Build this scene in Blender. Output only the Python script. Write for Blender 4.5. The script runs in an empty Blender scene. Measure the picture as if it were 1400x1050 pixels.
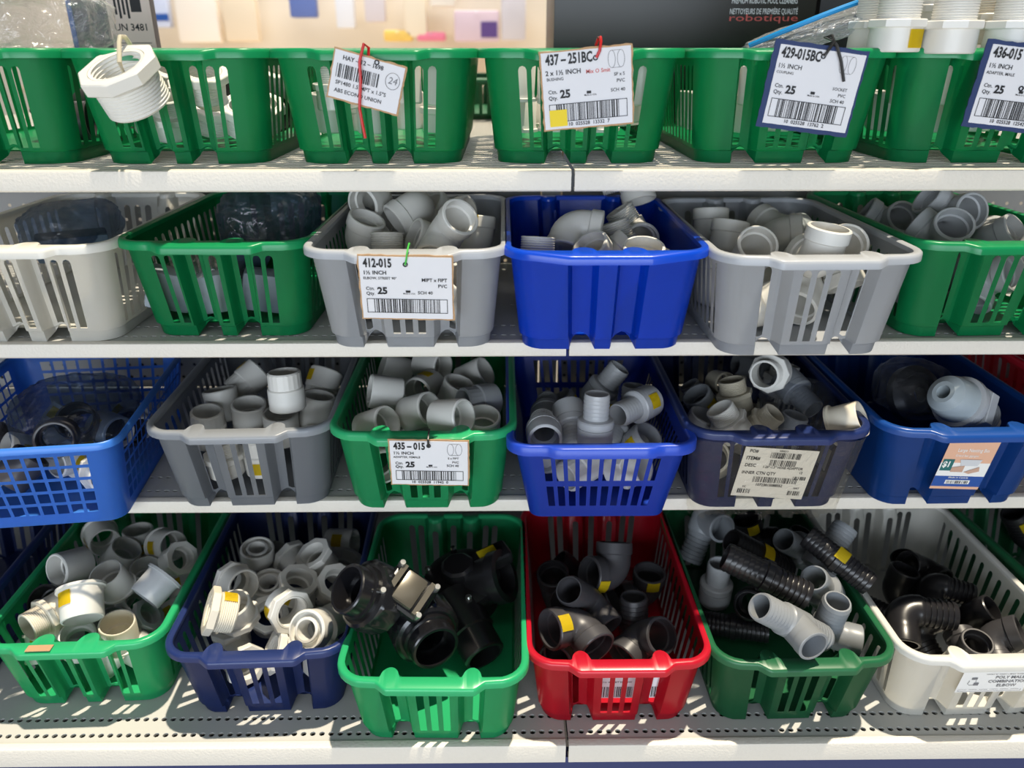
import bpy, bmesh, math, random
import numpy as np
from mathutils import Vector, Matrix, Quaternion, noise
C = bpy.context.scene.collection
SC = bpy.context.scene
PI = math.pi
# ---------------------------------------------------------------- camera
CAM_Z = 1.45
FPX = 1050.0
cam = bpy.data.cameras.new('camera'); camo = bpy.data.objects.new('camera', cam); C.objects.link(camo)
camo.location = (0, 0, CAM_Z)
camo.rotation_euler = (math.radians(90 - 23.5), 0, math.radians(-0.6))
cam.lens = FPX / 1400 * 36; cam.sensor_width = 36; cam.clip_start = .02
cam.dof.use_dof = True; cam.dof.focus_distance = 1.04; cam.dof.aperture_fstop = 3.4
SC.camera = camo
RC = camo.rotation_euler.to_matrix()
# ---------------------------------------------------------------- light
W = bpy.data.worlds.new('world'); SC.world = W; W.use_nodes = True
W.node_tree.nodes['Background'].inputs[0].default_value = (.80, .90, 1.0, 1)
W.node_tree.nodes['Background'].inputs[1].default_value = .10
def lamp(name, kind, loc, target, energy, color, **kw):
    l = bpy.data.lights.new(name, kind); l.energy = energy; l.color = color
    for k, v in kw.items(): setattr(l, k, v)
    o = bpy.data.objects.new(name, l); C.objects.link(o); o.location = loc
    o.rotation_euler = (Vector(target) - Vector(loc)).to_track_quat('-Z', 'Y').to_euler()
    return o
lamp('sun_light', 'SUN', (0.6, 1.1, 4.0), (0.6 - .17, 1.1 - .015, 3.0), 5.3, (1, .885, .70), angle=math.radians(1.2))
lamp('shop_window_light', 'AREA', (-.5, -3.2, 1.35), (0, 1, 1.0), 158, (.80, .89, 1.0), shape='RECTANGLE', size=4.5, size_y=1.5)
lamp('ceiling_light_strip', 'AREA', (0, -.3, 3.2), (0, .6, 1.0), 6, (1, .97, .92), shape='RECTANGLE', size=3.5, size_y=.5)
lamp('far_aisle_light', 'AREA', (-.5, 3.0, 3.2), (-.2, 4.0, 1.2), 64, (1, .985, .955), shape='RECTANGLE', size=3.5, size_y=.6)
SC.view_settings.view_transform = 'Standard'; SC.view_settings.look = 'None'
SC.view_settings.gamma = 1; SC.view_settings.use_curve_mapping = False
SC.view_settings.exposure = 0.0

def ray(px, py):
    return RC @ Vector(((px - 700) / FPX, -(py - 525) / FPX, -1))
def at(px, py, Y=None, Z=None):
    d = ray(px, py)
    k = Y / d.y if Y is not None else (Z - CAM_Z) / d.z
    return Vector((0, 0, CAM_Z)) + d * k
def cdir(v): return (RC @ Vector(v)).normalized()

# ---------------------------------------------------------------- materials
def srgb(r, g, b):
    f = lambda c: (c / 255 / 12.92) if c / 255 <= .04045 else ((c / 255 + .055) / 1.055) ** 2.4
    return (f(r), f(g), f(b), 1)
MATS = {}
def mat(name, rgb, rough=.4, spec=.5, bump=0, bscale=80, vary=0.0, vscale=6, trans=0, metal=0, coat=0):
    if name in MATS: return MATS[name]
    m = bpy.data.materials.new(name); m.use_nodes = True; n = m.node_tree; L = n.links
    p = n.nodes['Principled BSDF']; out = n.nodes['Material Output']
    p.inputs['Base Color'].default_value = srgb(*rgb); p.inputs['Roughness'].default_value = rough
    p.inputs['Specular IOR Level'].default_value = spec; p.inputs['Metallic'].default_value = metal
    p.inputs['Coat Weight'].default_value = coat
    tc = n.nodes.new('ShaderNodeTexCoord')
    if vary:
        t = n.nodes.new('ShaderNodeTexNoise'); t.inputs['Scale'].default_value = vscale; t.inputs['Detail'].default_value = 5
        L.new(tc.outputs['Object'], t.inputs['Vector'])
        mx = n.nodes.new('ShaderNodeMix'); mx.data_type = 'RGBA'
        c = srgb(*rgb); mx.inputs[6].default_value = tuple(x * (1 - vary) for x in c[:3]) + (1,)
        mx.inputs[7].default_value = tuple(min(1, x * (1 + vary * .5)) for x in c[:3]) + (1,)
        L.new(t.outputs['Fac'], mx.inputs[0]); L.new(mx.outputs[2], p.inputs['Base Color'])
    if bump:
        t2 = n.nodes.new('ShaderNodeTexNoise'); t2.inputs['Scale'].default_value = bscale; t2.inputs['Detail'].default_value = 3
        L.new(tc.outputs['Object'], t2.inputs['Vector'])
        b = n.nodes.new('ShaderNodeBump'); b.inputs['Strength'].default_value = bump; b.inputs['Distance'].default_value = .002
        L.new(t2.outputs['Fac'], b.inputs['Height']); L.new(b.outputs[0], p.inputs['Normal'])
    if trans:
        tr = n.nodes.new('ShaderNodeBsdfTranslucent'); tr.inputs[0].default_value = srgb(*rgb)
        ms = n.nodes.new('ShaderNodeMixShader'); ms.inputs[0].default_value = trans
        L.new(p.outputs[0], ms.inputs[1]); L.new(tr.outputs[0], ms.inputs[2]); L.new(ms.outputs[0], out.inputs[0])
    MATS[name] = m
    return m
def film(name, tint, opacity, rough=.12, edge=.3, body=(.75, .78, .8)):
    """clear plastic film: see-through, with creased highlights"""
    m = bpy.data.materials.new(name); m.use_nodes = True; n = m.node_tree; L = n.links
    n.nodes.remove(n.nodes['Principled BSDF']); out = n.nodes['Material Output']
    tr = n.nodes.new('ShaderNodeBsdfTransparent'); tr.inputs[0].default_value = tuple(tint) + (1,)
    df = n.nodes.new('ShaderNodeBsdfDiffuse'); df.inputs[0].default_value = tuple(body) + (1,)
    gl = n.nodes.new('ShaderNodeBsdfGlossy'); gl.inputs['Roughness'].default_value = rough
    mg = n.nodes.new('ShaderNodeMixShader'); mg.inputs[0].default_value = .62
    fr = n.nodes.new('ShaderNodeLayerWeight'); fr.inputs[0].default_value = .35
    mp = n.nodes.new('ShaderNodeMapRange'); mp.inputs[3].default_value = opacity; mp.inputs[4].default_value = min(1, opacity + edge)
    tc = n.nodes.new('ShaderNodeTexCoord'); no = n.nodes.new('ShaderNodeTexNoise'); no.inputs['Scale'].default_value = 28; no.inputs['Detail'].default_value = 4; no.inputs['Distortion'].default_value = 1.2
    L.new(tc.outputs['Object'], no.inputs['Vector'])
    bp = n.nodes.new('ShaderNodeBump'); bp.inputs['Strength'].default_value = .9; bp.inputs['Distance'].default_value = .012
    L.new(no.outputs['Fac'], bp.inputs['Height']); L.new(bp.outputs[0], gl.inputs['Normal']); L.new(bp.outputs[0], fr.inputs['Normal'])
    ms = n.nodes.new('ShaderNodeMixShader')
    L.new(df.outputs[0], mg.inputs[1]); L.new(gl.outputs[0], mg.inputs[2])
    L.new(fr.outputs['Facing'], mp.inputs[0]); L.new(mp.outputs[0], ms.inputs[0])
    L.new(tr.outputs[0], ms.inputs[1]); L.new(mg.outputs[0], ms.inputs[2]); L.new(ms.outputs[0], out.inputs[0])
    MATS[name] = m
    return m
BC = {  # basket plastics
 'green': mat('green plastic', (18, 148, 88), .32, trans=.16, vary=.12),
 'kelly': mat('kelly green plastic', (44, 174, 112), .32, trans=.10, vary=.1),
 'pine': mat('dark green plastic', (36, 104, 66), .36, trans=.1, vary=.15),
 'grey': mat('grey plastic', (182, 186, 192), .35, trans=.08, vary=.06),
 'slate': mat('slate grey plastic', (140, 145, 152), .35, trans=.08, vary=.06),
 'white': mat('white plastic', (232, 230, 222), .35, trans=.14, vary=.04),
 'royal': mat('royal blue plastic', (12, 74, 205), .28, trans=.08, vary=.06),
 'cobalt': mat('cobalt blue plastic', (38, 76, 196), .34, trans=.1, vary=.08),
 'sky': mat('sky blue plastic', (66, 132, 226), .36, trans=.12, vary=.08),
 'navy': mat('navy plastic', (36, 52, 104), .34, trans=.06, vary=.12),
 'ocean': mat('ocean blue plastic', (26, 76, 152), .3, trans=.06, vary=.08),
 'red': mat('red plastic', (190, 24, 44), .3, trans=.05, vary=.08)}
FC = {  # fitting plastics
 'white': mat('white pvc', (226, 224, 217), .36, vary=.05, vscale=25),
 'cream': mat('off white and warm-lit pvc', (222, 214, 196), .38, vary=.06, vscale=25),  # own cream plastic, and warm light painted onto white pieces at rims
 'beige': mat('beige abs', (188, 180, 160), .4, vary=.06, vscale=25),
 'pale': mat('pale grey pvc', (176, 178, 180), .36, vary=.08, vscale=25),
 'grey': mat('mid grey pvc', (138, 142, 146), .36, vary=.08, vscale=25),
 'dark': mat('charcoal pvc', (66, 65, 68), .38, vary=.15, vscale=25),
 'black': mat('black pvc', (33, 32, 34), .3, vary=.2, vscale=25)}
M_YEL = mat('yellow price sticker', (236, 208, 26), .6)
M_CARD = mat('white card', (226, 226, 230), .7, vary=.05, vscale=30)
M_PAPER = mat('cream label paper', (214, 210, 202), .6, vary=.05, vscale=30)
M_BOARD = mat('brown cardboard', (186, 150, 112), .8, vary=.1, vscale=40)
M_NAVYC = mat('navy card', (40, 58, 102), .7)
M_INK = mat('black ink', (26, 26, 30), .6)
M_FAINT = mat('grey ink', (120, 120, 124), .7)
M_REDINK = mat('red ink', (206, 96, 92), .7)
M_STEEL = mat('painted steel', (226, 220, 208), .45, bump=.35, bscale=260, vary=.05, vscale=9)
M_STEELD = mat('worn shelf steel', (196, 196, 192), .42, vary=.1, vscale=7)
M_PEG = mat('pegboard steel', (142, 142, 142), .55, vary=.08, vscale=5)
M_DARK = mat('dark void', (26, 28, 36), .8)  # painted dark for the unlit space behind holes
M_KICK = mat('navy kick plate', (40, 54, 104), .5)
M_METAL = mat('bolt steel', (205, 205, 200), .25, metal=.9)

# ---------------------------------------------------------------- object helpers
def link(name, me, m=None, parent=None, smooth=30, mw=None):
    if isinstance(me, bmesh.types.BMesh):
        bm = me; me = bpy.data.meshes.new(name)
        bmesh.ops.recalc_face_normals(bm, faces=bm.faces)
        bm.to_mesh(me); bm.free()
        if smooth:
            me.shade_smooth(); me.set_sharp_from_angle(angle=math.radians(smooth))
    o = bpy.data.objects.new(name, me); C.objects.link(o)
    if m is not None:
        if not len(me.materials): me.materials.append(m)
        o.material_slots[0].link = 'OBJECT'; o.material_slots[0].material = m
    if parent is not None: o.parent = parent
    if mw is not None: o.matrix_world = mw
    return o
def tag(o, label, cat, group=None, kind=None):
    o['label'] = label; o['category'] = cat
    if group: o['group'] = group
    if kind: o['kind'] = kind
    return o
def empty(name, mw, label, cat, group=None):
    o = bpy.data.objects.new(name, None); C.objects.link(o); o.matrix_world = mw; o.empty_display_size = .05
    return tag(o, label, cat, group)
def box(bm, x0, x1, y0, y1, z0, z1, mw=None):
    vs = [bm.verts.new((x, y, z)) for x in (x0, x1) for y in (y0, y1) for z in (z0, z1)]
    for f in ((0, 1, 3, 2), (4, 6, 7, 5), (0, 4, 5, 1), (2, 3, 7, 6), (0, 2, 6, 4), (1, 5, 7, 3)):
        bm.faces.new([vs[i] for i in f])
    if mw is not None:
        for v in vs: v.co = mw @ v.co
    return vs
def bevel(bm, w, seg=2):
    bmesh.ops.bevel(bm, geom=list(bm.edges), offset=w, segments=seg, affect='EDGES', profile=.6)
def pipe(bm, rings, seg=32, close=True, mod=None, caps=False):
    """rings: (centre, tangent, radius) in the local XZ plane, joined one to the next"""
    B = Vector((0, 1, 0)); loops = []
    for k, (c, t, r) in enumerate(rings):
        n = B.cross(t).normalized()
        lp = []
        for i in range(seg):
            a = 2 * PI * i / seg
            q = r * (mod(k, i) if mod else 1)
            lp.append(bm.verts.new(Vector(c) + q * (math.cos(a) * n + math.sin(a) * B)))
        loops.append(lp)
    m = len(loops)
    for k in range(m if close else m - 1):
        a, b = loops[k], loops[(k + 1) % m]
        for i in range(seg):
            j = (i + 1) % seg
            bm.faces.new((a[i], a[j], b[j], b[i]))
    if caps:
        bm.faces.new(loops[0]); bm.faces.new(loops[-1])
def turn(bm, prof, seg=32, mod=None, close=True, caps=False):
    pipe(bm, [(Vector((0, 0, z)), Vector((0, 0, 1)), r) for r, z in prof], seg, close, mod, caps)
def prism(bm, n, R, ri, z0, z1, seg=32):
    """polygonal collar round a tube: outer n-gon, inner circle, chamfered"""
    def rad(R_, i):
        a = (2 * PI * i / seg) % (2 * PI / n) - PI / n
        return R_ * math.cos(PI / n) / math.cos(a)
    prof = [(ri, z0), (R - .0012, z0), (R, z0 + .0012), (R, z1 - .0012), (R - .0012, z1), (ri, z1)]
    s = n * max(1, seg // n)
    pipe(bm, [(Vector((0, 0, z)), Vector((0, 0, 1)), r) for r, z in prof], s, True,
         lambda k, i: 1 if k in (0, 5) else (math.cos(PI / n) / math.cos((2 * PI * i / s) % (2 * PI / n) - PI / n)))
def ridges(r, z0, z1, n, d):
    out = []
    for i in range(n):
        a = z0 + (z1 - z0) * i / n; h = (z1 - z0) / n
        out += [(r - d, a), (r, a + h * .35), (r, a + h * .65), (r - d, a + h)]
    return out
def barbs(r, z0, z1, n, d):
    out = []
    for i in range(n):
        a = z0 + (z1 - z0) * i / n; h = (z1 - z0) / n
        out += [(r - d * .2, a), (r, a + h * .12), (r - d, a + h * .97)]
    return out
# ---------------------------------------------------------------- shelving
Z1, Z2, Z3, Z4 = CAM_Z - .137, CAM_Z - .3646, CAM_Z - .614, CAM_Z - .90   # top faces of the four shelves
YL, YL4, YB = .98, .789, 1.42
SEAM = .0865
def holed_strip(bm, x0, x1, y0, y1, n, z, hx, hy):
    """a strip of n square cells with an oval hole in each"""
    w = (x1 - x0) / n; cy = (y0 + y1) / 2
    for i in range(n):
        a = x0 + i * w; c = a + w / 2
        outer = [(a, y0), (c, y0), (a + w, y0), (a + w, cy), (a + w, y1), (c, y1), (a, y1), (a, cy)]
        inner = [(c + hx * math.cos(-2.356 + k * PI / 4), cy + hy * math.sin(-2.356 + k * PI / 4)) for k in range(8)]
        vo = [bm.verts.new((x, y, z)) for x, y in outer]; vi = [bm.verts.new((x, y, z)) for x, y in inner]
        vd = [bm.verts.new((x, y, z - .004)) for x, y in inner]
        for k in range(8):
            j = (k + 1) % 8
            bm.faces.new((vo[k], vo[j], vi[j], vi[k])); bm.faces.new((vi[k], vi[j], vd[j], vd[k]))
def flat(bm, x0, x1, y0, y1, z):
    bm.faces.new([bm.verts.new(p) for p in ((x0, y0, z), (x1, y0, z), (x1, y1, z), (x0, y1, z))])
def lip_bm(x0, x1, yf, z, h, band, rise=0.0):
    bm = bmesh.new()
    prof = [(yf + band, z), (yf + .004, z + rise), (yf + .001, z - .001 + rise), (yf, z - .004 + rise), (yf, z - h + .002), (yf + .002, z - h), (yf + .018, z - h), (yf + .018, z - h + .003),
            (yf + .006, z - h + .003), (yf + .004, z - .006), (yf + band, z - .004)]
    a = [bm.verts.new((x0, y, q)) for y, q in prof]; b = [bm.verts.new((x1, y, q)) for y, q in prof]
    n = len(prof)
    for i in range(n):
        j = (i + 1) % n; bm.faces.new((a[i], a[j], b[j], b[i]))
    bm.faces.new(a); bm.faces.new(b)
    return bm
XL, XR = -1.14, 1.30
for lev, (z, yf, h) in enumerate(((Z1, YL, .026), (Z2, YL, .021), (Z3, YL, .021), (Z4, YL4, .034))):
    for sec in (0, 1):
        x0, x1 = (XL, SEAM - .0022) if sec == 0 else (SEAM + .0022, XR)
        where = ('bay under the red-tied paper tags', 'bay under the navy-bordered tags')[sec] if lev == 0 else \
                (('bay holding the bag-filled green basket', 'bay holding the big grey elbow basket') if lev == 1 else
                 ('bay holding the blue mesh basket', 'bay holding the tape-wrapped navy basket') if lev == 2 else
                 ('bay holding the black valves', 'bay holding the red basket'))[sec]
        what = ('top cream steel shelf with a wire deck', 'second cream steel shelf with a dark perforated deck', 'third cream steel shelf with a perforated deck', 'deep bottom steel shelf with rows of holes')[lev]
        r = empty('steel_shelf', Matrix.Translation(((x0 + x1) / 2, yf, z)), what + ', ' + where, 'shelf', 'gondola shelves')
        inv = Matrix.Translation((-(x0 + x1) / 2, -yf, -z))
        def put(name, bm, m, sm=0):
            bm.transform(inv); return link(name, bm, m, r, sm)
        put('front_lip', lip_bm(x0, x1, yf, z, h, .012 if lev else .016, .0), M_STEEL, 30)
        bm = bmesh.new()
        if lev == 0:
            y = yf + .026
            while y < 1.95:
                box(bm, x0, x1, y, y + .0075, z - .0014, z - .0004); y += .0165
            for k in range(9):
                q = x0 + .02 + (x1 - x0 - .04) * k / 8; box(bm, q, q + .006, yf + .017, 1.95, z - .007, z - .0016)
            put('wire_deck', bm, M_STEEL)
        else:
            n = int((x1 - x0) / .0131)
            ya = yf + .012
            rows = [ya + .0135, ya + .042] if lev == 3 else [ya + .02, ya + .06, ya + .16]
            y = ya
            for q in rows:
                flat(bm, x0, x1, y, q - .006, z - .001)
                holed_strip(bm, x0, x1, q - .006, q + .006, n, z - .001, .0042, .0038 if lev == 3 else .0026); y = q + .006
            flat(bm, x0, x1, y, YB - .012, z - .001)
            put('perforated_deck', bm, M_STEELD if lev == 3 else M_STEELD)
            bm = bmesh.new(); box(bm, x0, x1, yf + .026, YB - .012, z - .018, z - .014); put('underside_shade_tray', bm, M_DARK)  # tray coloured dark to give the shade seen through the deck holes
# back panels with punched holes, one per bay, and the slotted upright between
def peg(x0, x1, z0, z1):
    bm = bmesh.new(); p = .0255; y = YB - .004
    nx = int((x1 - x0) / p); nz = int((z1 - z0) / p); w = (x1 - x0) / nx; h = (z1 - z0) / nz
    for i in range(nx):
        for j in range(nz):
            a, b = x0 + i * w, z0 + j * h; c, d = a + w / 2, b + h / 2
            o = [(a, b), (c, b), (a + w, b), (a + w, d), (a + w, b + h), (c, b + h), (a, b + h), (a, d)]
            vo = [bm.verts.new((x, y, q)) for x, q in o]
            vi = [bm.verts.new((c + .0032 * math.cos(-2.356 + k * PI / 4), y, d + .0032 * math.sin(-2.356 + k * PI / 4))) for k in range(8)]
            for k in range(8): bm.faces.new((vo[k], vo[(k + 1) % 8], vi[(k + 1) % 8], vi[k]))
    bmesh.ops.remove_doubles(bm, verts=bm.verts, dist=1e-5)
    return bm
for x0, x1, w in ((XL, SEAM - .02, 'behind the baskets of white fittings and valves'), (SEAM + .02, XR, 'behind the solid blue, taped and red baskets')):
    pg = link('pegboard_panel', peg(x0, x1, .45, Z1 - .03), M_PEG, smooth=0)
    bm = bmesh.new(); box(bm, x0, x1, YB + .006, YB + .010, .45, Z2 - .03); link('added_light_block', bm, M_DARK, pg, 0)  # sheet added to keep far-side light out of the lower peg holes
    tag(pg, 'grey pegboard back panel ' + w, 'back panel', 'pegboard back panels')
bm = bmesh.new(); box(bm, SEAM - .017, SEAM + .017, YB - .004, YB + .02, .05, Z1 + .01)
u = link('slotted_upright', bm, M_STEELD, smooth=0); tag(u, 'slotted steel upright post between the two back panels', 'post')
bm = bmesh.new(); box(bm, XL, XR, YL4 + .012, YL4 + .03, 0.0, Z4 - .036)
tag(link('kick_plate', bm, M_KICK, smooth=0), 'navy kick plate running under the bottom shelf lip', 'kick plate')
# room
bm = bmesh.new(); box(bm, -4, 4, -4, 4.4, -.05, 0); o = link('floor', bm, mat('vinyl floor', (150, 145, 138), .5, vary=.1, vscale=3), smooth=0); o['kind'] = 'structure'
bm = bmesh.new(); box(bm, -4, 4, 4.3, 4.4, 0, 3.4); o = link('wall_rear', bm, mat('cream slatwall', (222, 212, 196), .7, vary=.05, vscale=2), smooth=0); o['kind'] = 'structure'

# ---------------------------------------------------------------- baskets
def sstep(x): x = max(0, min(1, x)); return x * x * (3 - 2 * x)
def slotbreaks(c, w): return [(c - w, .0050), (c - .7 * w, .0014), (c, 0), (c + .7 * w, .0014), (c + w, .0050)]
class Style: pass
def style(hxt=.122, hyt=.193, hxb=.108, hyb=.170, r=.036, rb=.03, H=.135):
    s = Style(); s.__dict__.update(hxt=hxt, hyt=hyt, hxb=hxb, hyb=hyb, r=r, rb=rb, H=H); return s
def chan(kind, u):
    u = abs(u)
    if kind == 'ridge': a, b, c, d = .095, .15, .36, .42
    elif kind == 'panel': a, b, c, d = .29, .355, .545, .60
    else: return 0, 0
    w = sstep((u - a) / (b - a)) * (1 - sstep((u - c) / (d - c)))
    arch = math.sin(PI * (u - a) / (d - a)) if a < u < d else 0
    return .019 * w, arch
def bump(kind, u):
    c, w = (.255, .115) if kind == 'ridge' else (.45, .10)
    q = (abs(u) - c) / w
    return .017 * math.sqrt(max(0, 1 - q * q)) if kind and abs(q) < 1 else 0
def side_table(kind, um, solid, side):
    """break points across one wall: (u, slot top drop, hole to the next point, group)"""
    pts = {}
    def add(u, d=0.0): pts.setdefault(round(u, 5), d)
    slots = []
    if side in ('front', 'back'):
        if kind == 'ridge': slots = [(c, .043) for c in (-.62, -.485, -.255, 0, .255, .485, .62)]
        elif kind == 'panel': slots = [(c, .044) for c in (-.15, 0, .15)] + [(c, .038) for c in (-.5, .5)]
        for a in ((.095, .11, .13, .142, .15, .165, .2, .25, .3, .34, .36, .369, .38, .4, .42) if kind == 'ridge' else (.29, .305, .335, .355, .362, .375, .4, .425, .45, .5, .545, .549, .56, .585, .6)):
            add(a); add(-a)
    else:
        n = 14; slots = [(-.80 + 1.6 * i / (n - 1), .026) for i in range(n)]
    if solid: slots = []
    if solid == 'outer': slots = [s for s in slots]
    for c, w in slots:
        for u in [x for x in pts if c - w < x < c + w]: pts.pop(u)
    for c, w in slots:
        for u, d in slotbreaks(c, w): pts[round(u, 5)] = d
    add(-um); add(um); add(0)
    us = sorted(u for u in pts if -um - 1e-6 <= u <= um + 1e-6)
    out = []
    for i, u in enumerate(us):
        nx = us[i + 1] if i + 1 < len(us) else None
        mid = (u + nx) / 2 if nx is not None else 9
        out.append((u, pts[u], any(abs(mid - c) < w for c, w in slots)))
    return out
def basket_meshes(front, solid, st, key, cache={}):
    k = (front, solid, key)
    if k in cache: return cache[k]
    back = 'panel' if front == 'ridge' else 'ridge'
    H = st.H
    stations = []   # each: function(t)->(x,y), inset kind, drop, hole, arch, outward normal, bulge
    umx = (st.hxt - st.r) / st.hxt; umy = (st.hyt - st.r) / st.hyt
    def add_wall(side):
        kind = front if side == 'front' else back if side == 'back' else None
        um = umx if kind else umy
        for u, d, h in side_table(kind, um, solid, side):
            ins, arch = chan(kind, u) if kind else (0, 0)
            bulge = .011 * sstep((.62 - abs(u)) / .16) if side == 'front' else 0
            stations.append((side, u, d, h, ins, arch, bulge, bump(kind, u)))
    def add_corner(a0):
        for i in range(1, 7): stations.append(('c', a0 + PI / 2 * i / 7, 0, False, 0, 0, 0, 0))
    add_wall('front'); add_corner(-PI / 2); add_wall('right'); add_corner(0); add_wall('back'); add_corner(PI / 2); add_wall('left'); add_corner(PI)
    def pos(s, t, inset=True, foot=0.0):
        side, u, d, h, ins, arch, bulge, bmp = s
        hx = st.hxb + (st.hxt - st.hxb) * t - foot; hy = st.hyb + (st.hyt - st.hyb) * t - foot
        r = st.rb + (st.r - st.rb) * t; i = (bmp if t > .999 else ins) if inset else 0
        um = u
        if side == 'front': return (um * hx, -hy + i), (0, -1)
        if side == 'right': return (hx, um * hy), (1, 0)
        if side == 'back': return (-um * hx, hy - i), (0, 1)
        if side == 'left': return (-hx, -um * hy), (-1, 0)
        a = u; q = int(((a + PI / 2) % (2 * PI)) // (PI / 2))
        umx_, umy_ = umx * hx, umy * hy
        cx, cy = ((umx_, -umy_), (umx_, umy_), (-umx_, umy_), (-umx_, -umy_))[q]
        return (cx + (hx - umx_) * math.cos(a), cy + (hy - umy_) * math.sin(a)), (math.cos(a), math.sin(a))
    bm = bmesh.new(); cols = []
    for s in stations:
        z0 = .019 * s[5]; z1 = max(.0155, z0 + .0006); z2 = z1 + .0013
        zs = [z0, z1, z2, max(.021, z2 + .003), .119 - s[2], H]
        fo = [.0030, .0030, 0, 0, 0, 0]
        col = []
        for z, f in zip(zs, fo):
            (x, y), n = pos(s, z / H, True, f); col.append(bm.verts.new((x, y, z)))
        cols.append(col)
    FL = [c[1].co.copy() for c in cols]
    n = len(cols)
    for i in range(n):
        j = (i + 1) % n
        for r in range(5):
            if r == 3 and stations[i][3]: continue
            bm.faces.new((cols[i][r], cols[j][r], cols[j][r + 1], cols[i][r + 1]))
    bmesh.ops.solidify(bm, geom=list(bm.faces), thickness=.0019)
    for z in (.0140, .0158):   # floor plate
        bm.faces.new([bm.verts.new((c.x, c.y, z)) for c in FL])
    bmesh.ops.recalc_face_normals(bm, faces=bm.faces)
    wall = bpy.data.meshes.new('basket_body'); bm.to_mesh(wall); bm.free()
    wall.shade_smooth(); wall.set_sharp_from_angle(angle=math.radians(32))
    # rim
    bm = bmesh.new(); loops = []
    for s in stations:
        (ix, iy), nn = pos(s, 1, True); (ox, oy), nn = pos(s, 1, False)
        w = .009 + s[6]
        o = Vector((ox + nn[0] * w, oy + nn[1] * w, 0)); i_ = Vector((ix - nn[0] * .0015, iy - nn[1] * .0015, 0)); N = Vector((nn[0], nn[1], 0))
        dz = -.0025 * (s[6] / .011)
        P = [(i_, H - .003), (i_, H + .0026), (i_ + N * .002, H + .0042), (o - N * .003, H + .0042 + dz), (o - N * .0008, H + .0026 + dz), (o, H - .0005 + dz), (o, H - .007 + dz), (o - N * .002, H - .0075 + dz), (o - N * .0028, H - .001 + dz), (i_ + N * .004, H - .001)]
        loops.append([bm.verts.new((p.x, p.y, z)) for p, z in P])
    m = len(loops[0])
    for i in range(n):
        a, b = loops[i], loops[(i + 1) % n]
        for k_ in range(m): bm.faces.new((a[k_], a[(k_ + 1) % m], b[(k_ + 1) % m], b[k_]))
    bmesh.ops.recalc_face_normals(bm, faces=bm.faces)
    rim = bpy.data.meshes.new('basket_rim'); bm.to_mesh(rim); bm.free(); rim.shade_smooth(); rim.set_sharp_from_angle(angle=math.radians(50))
    cache[k] = (wall, rim)
    return cache[k]
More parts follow.
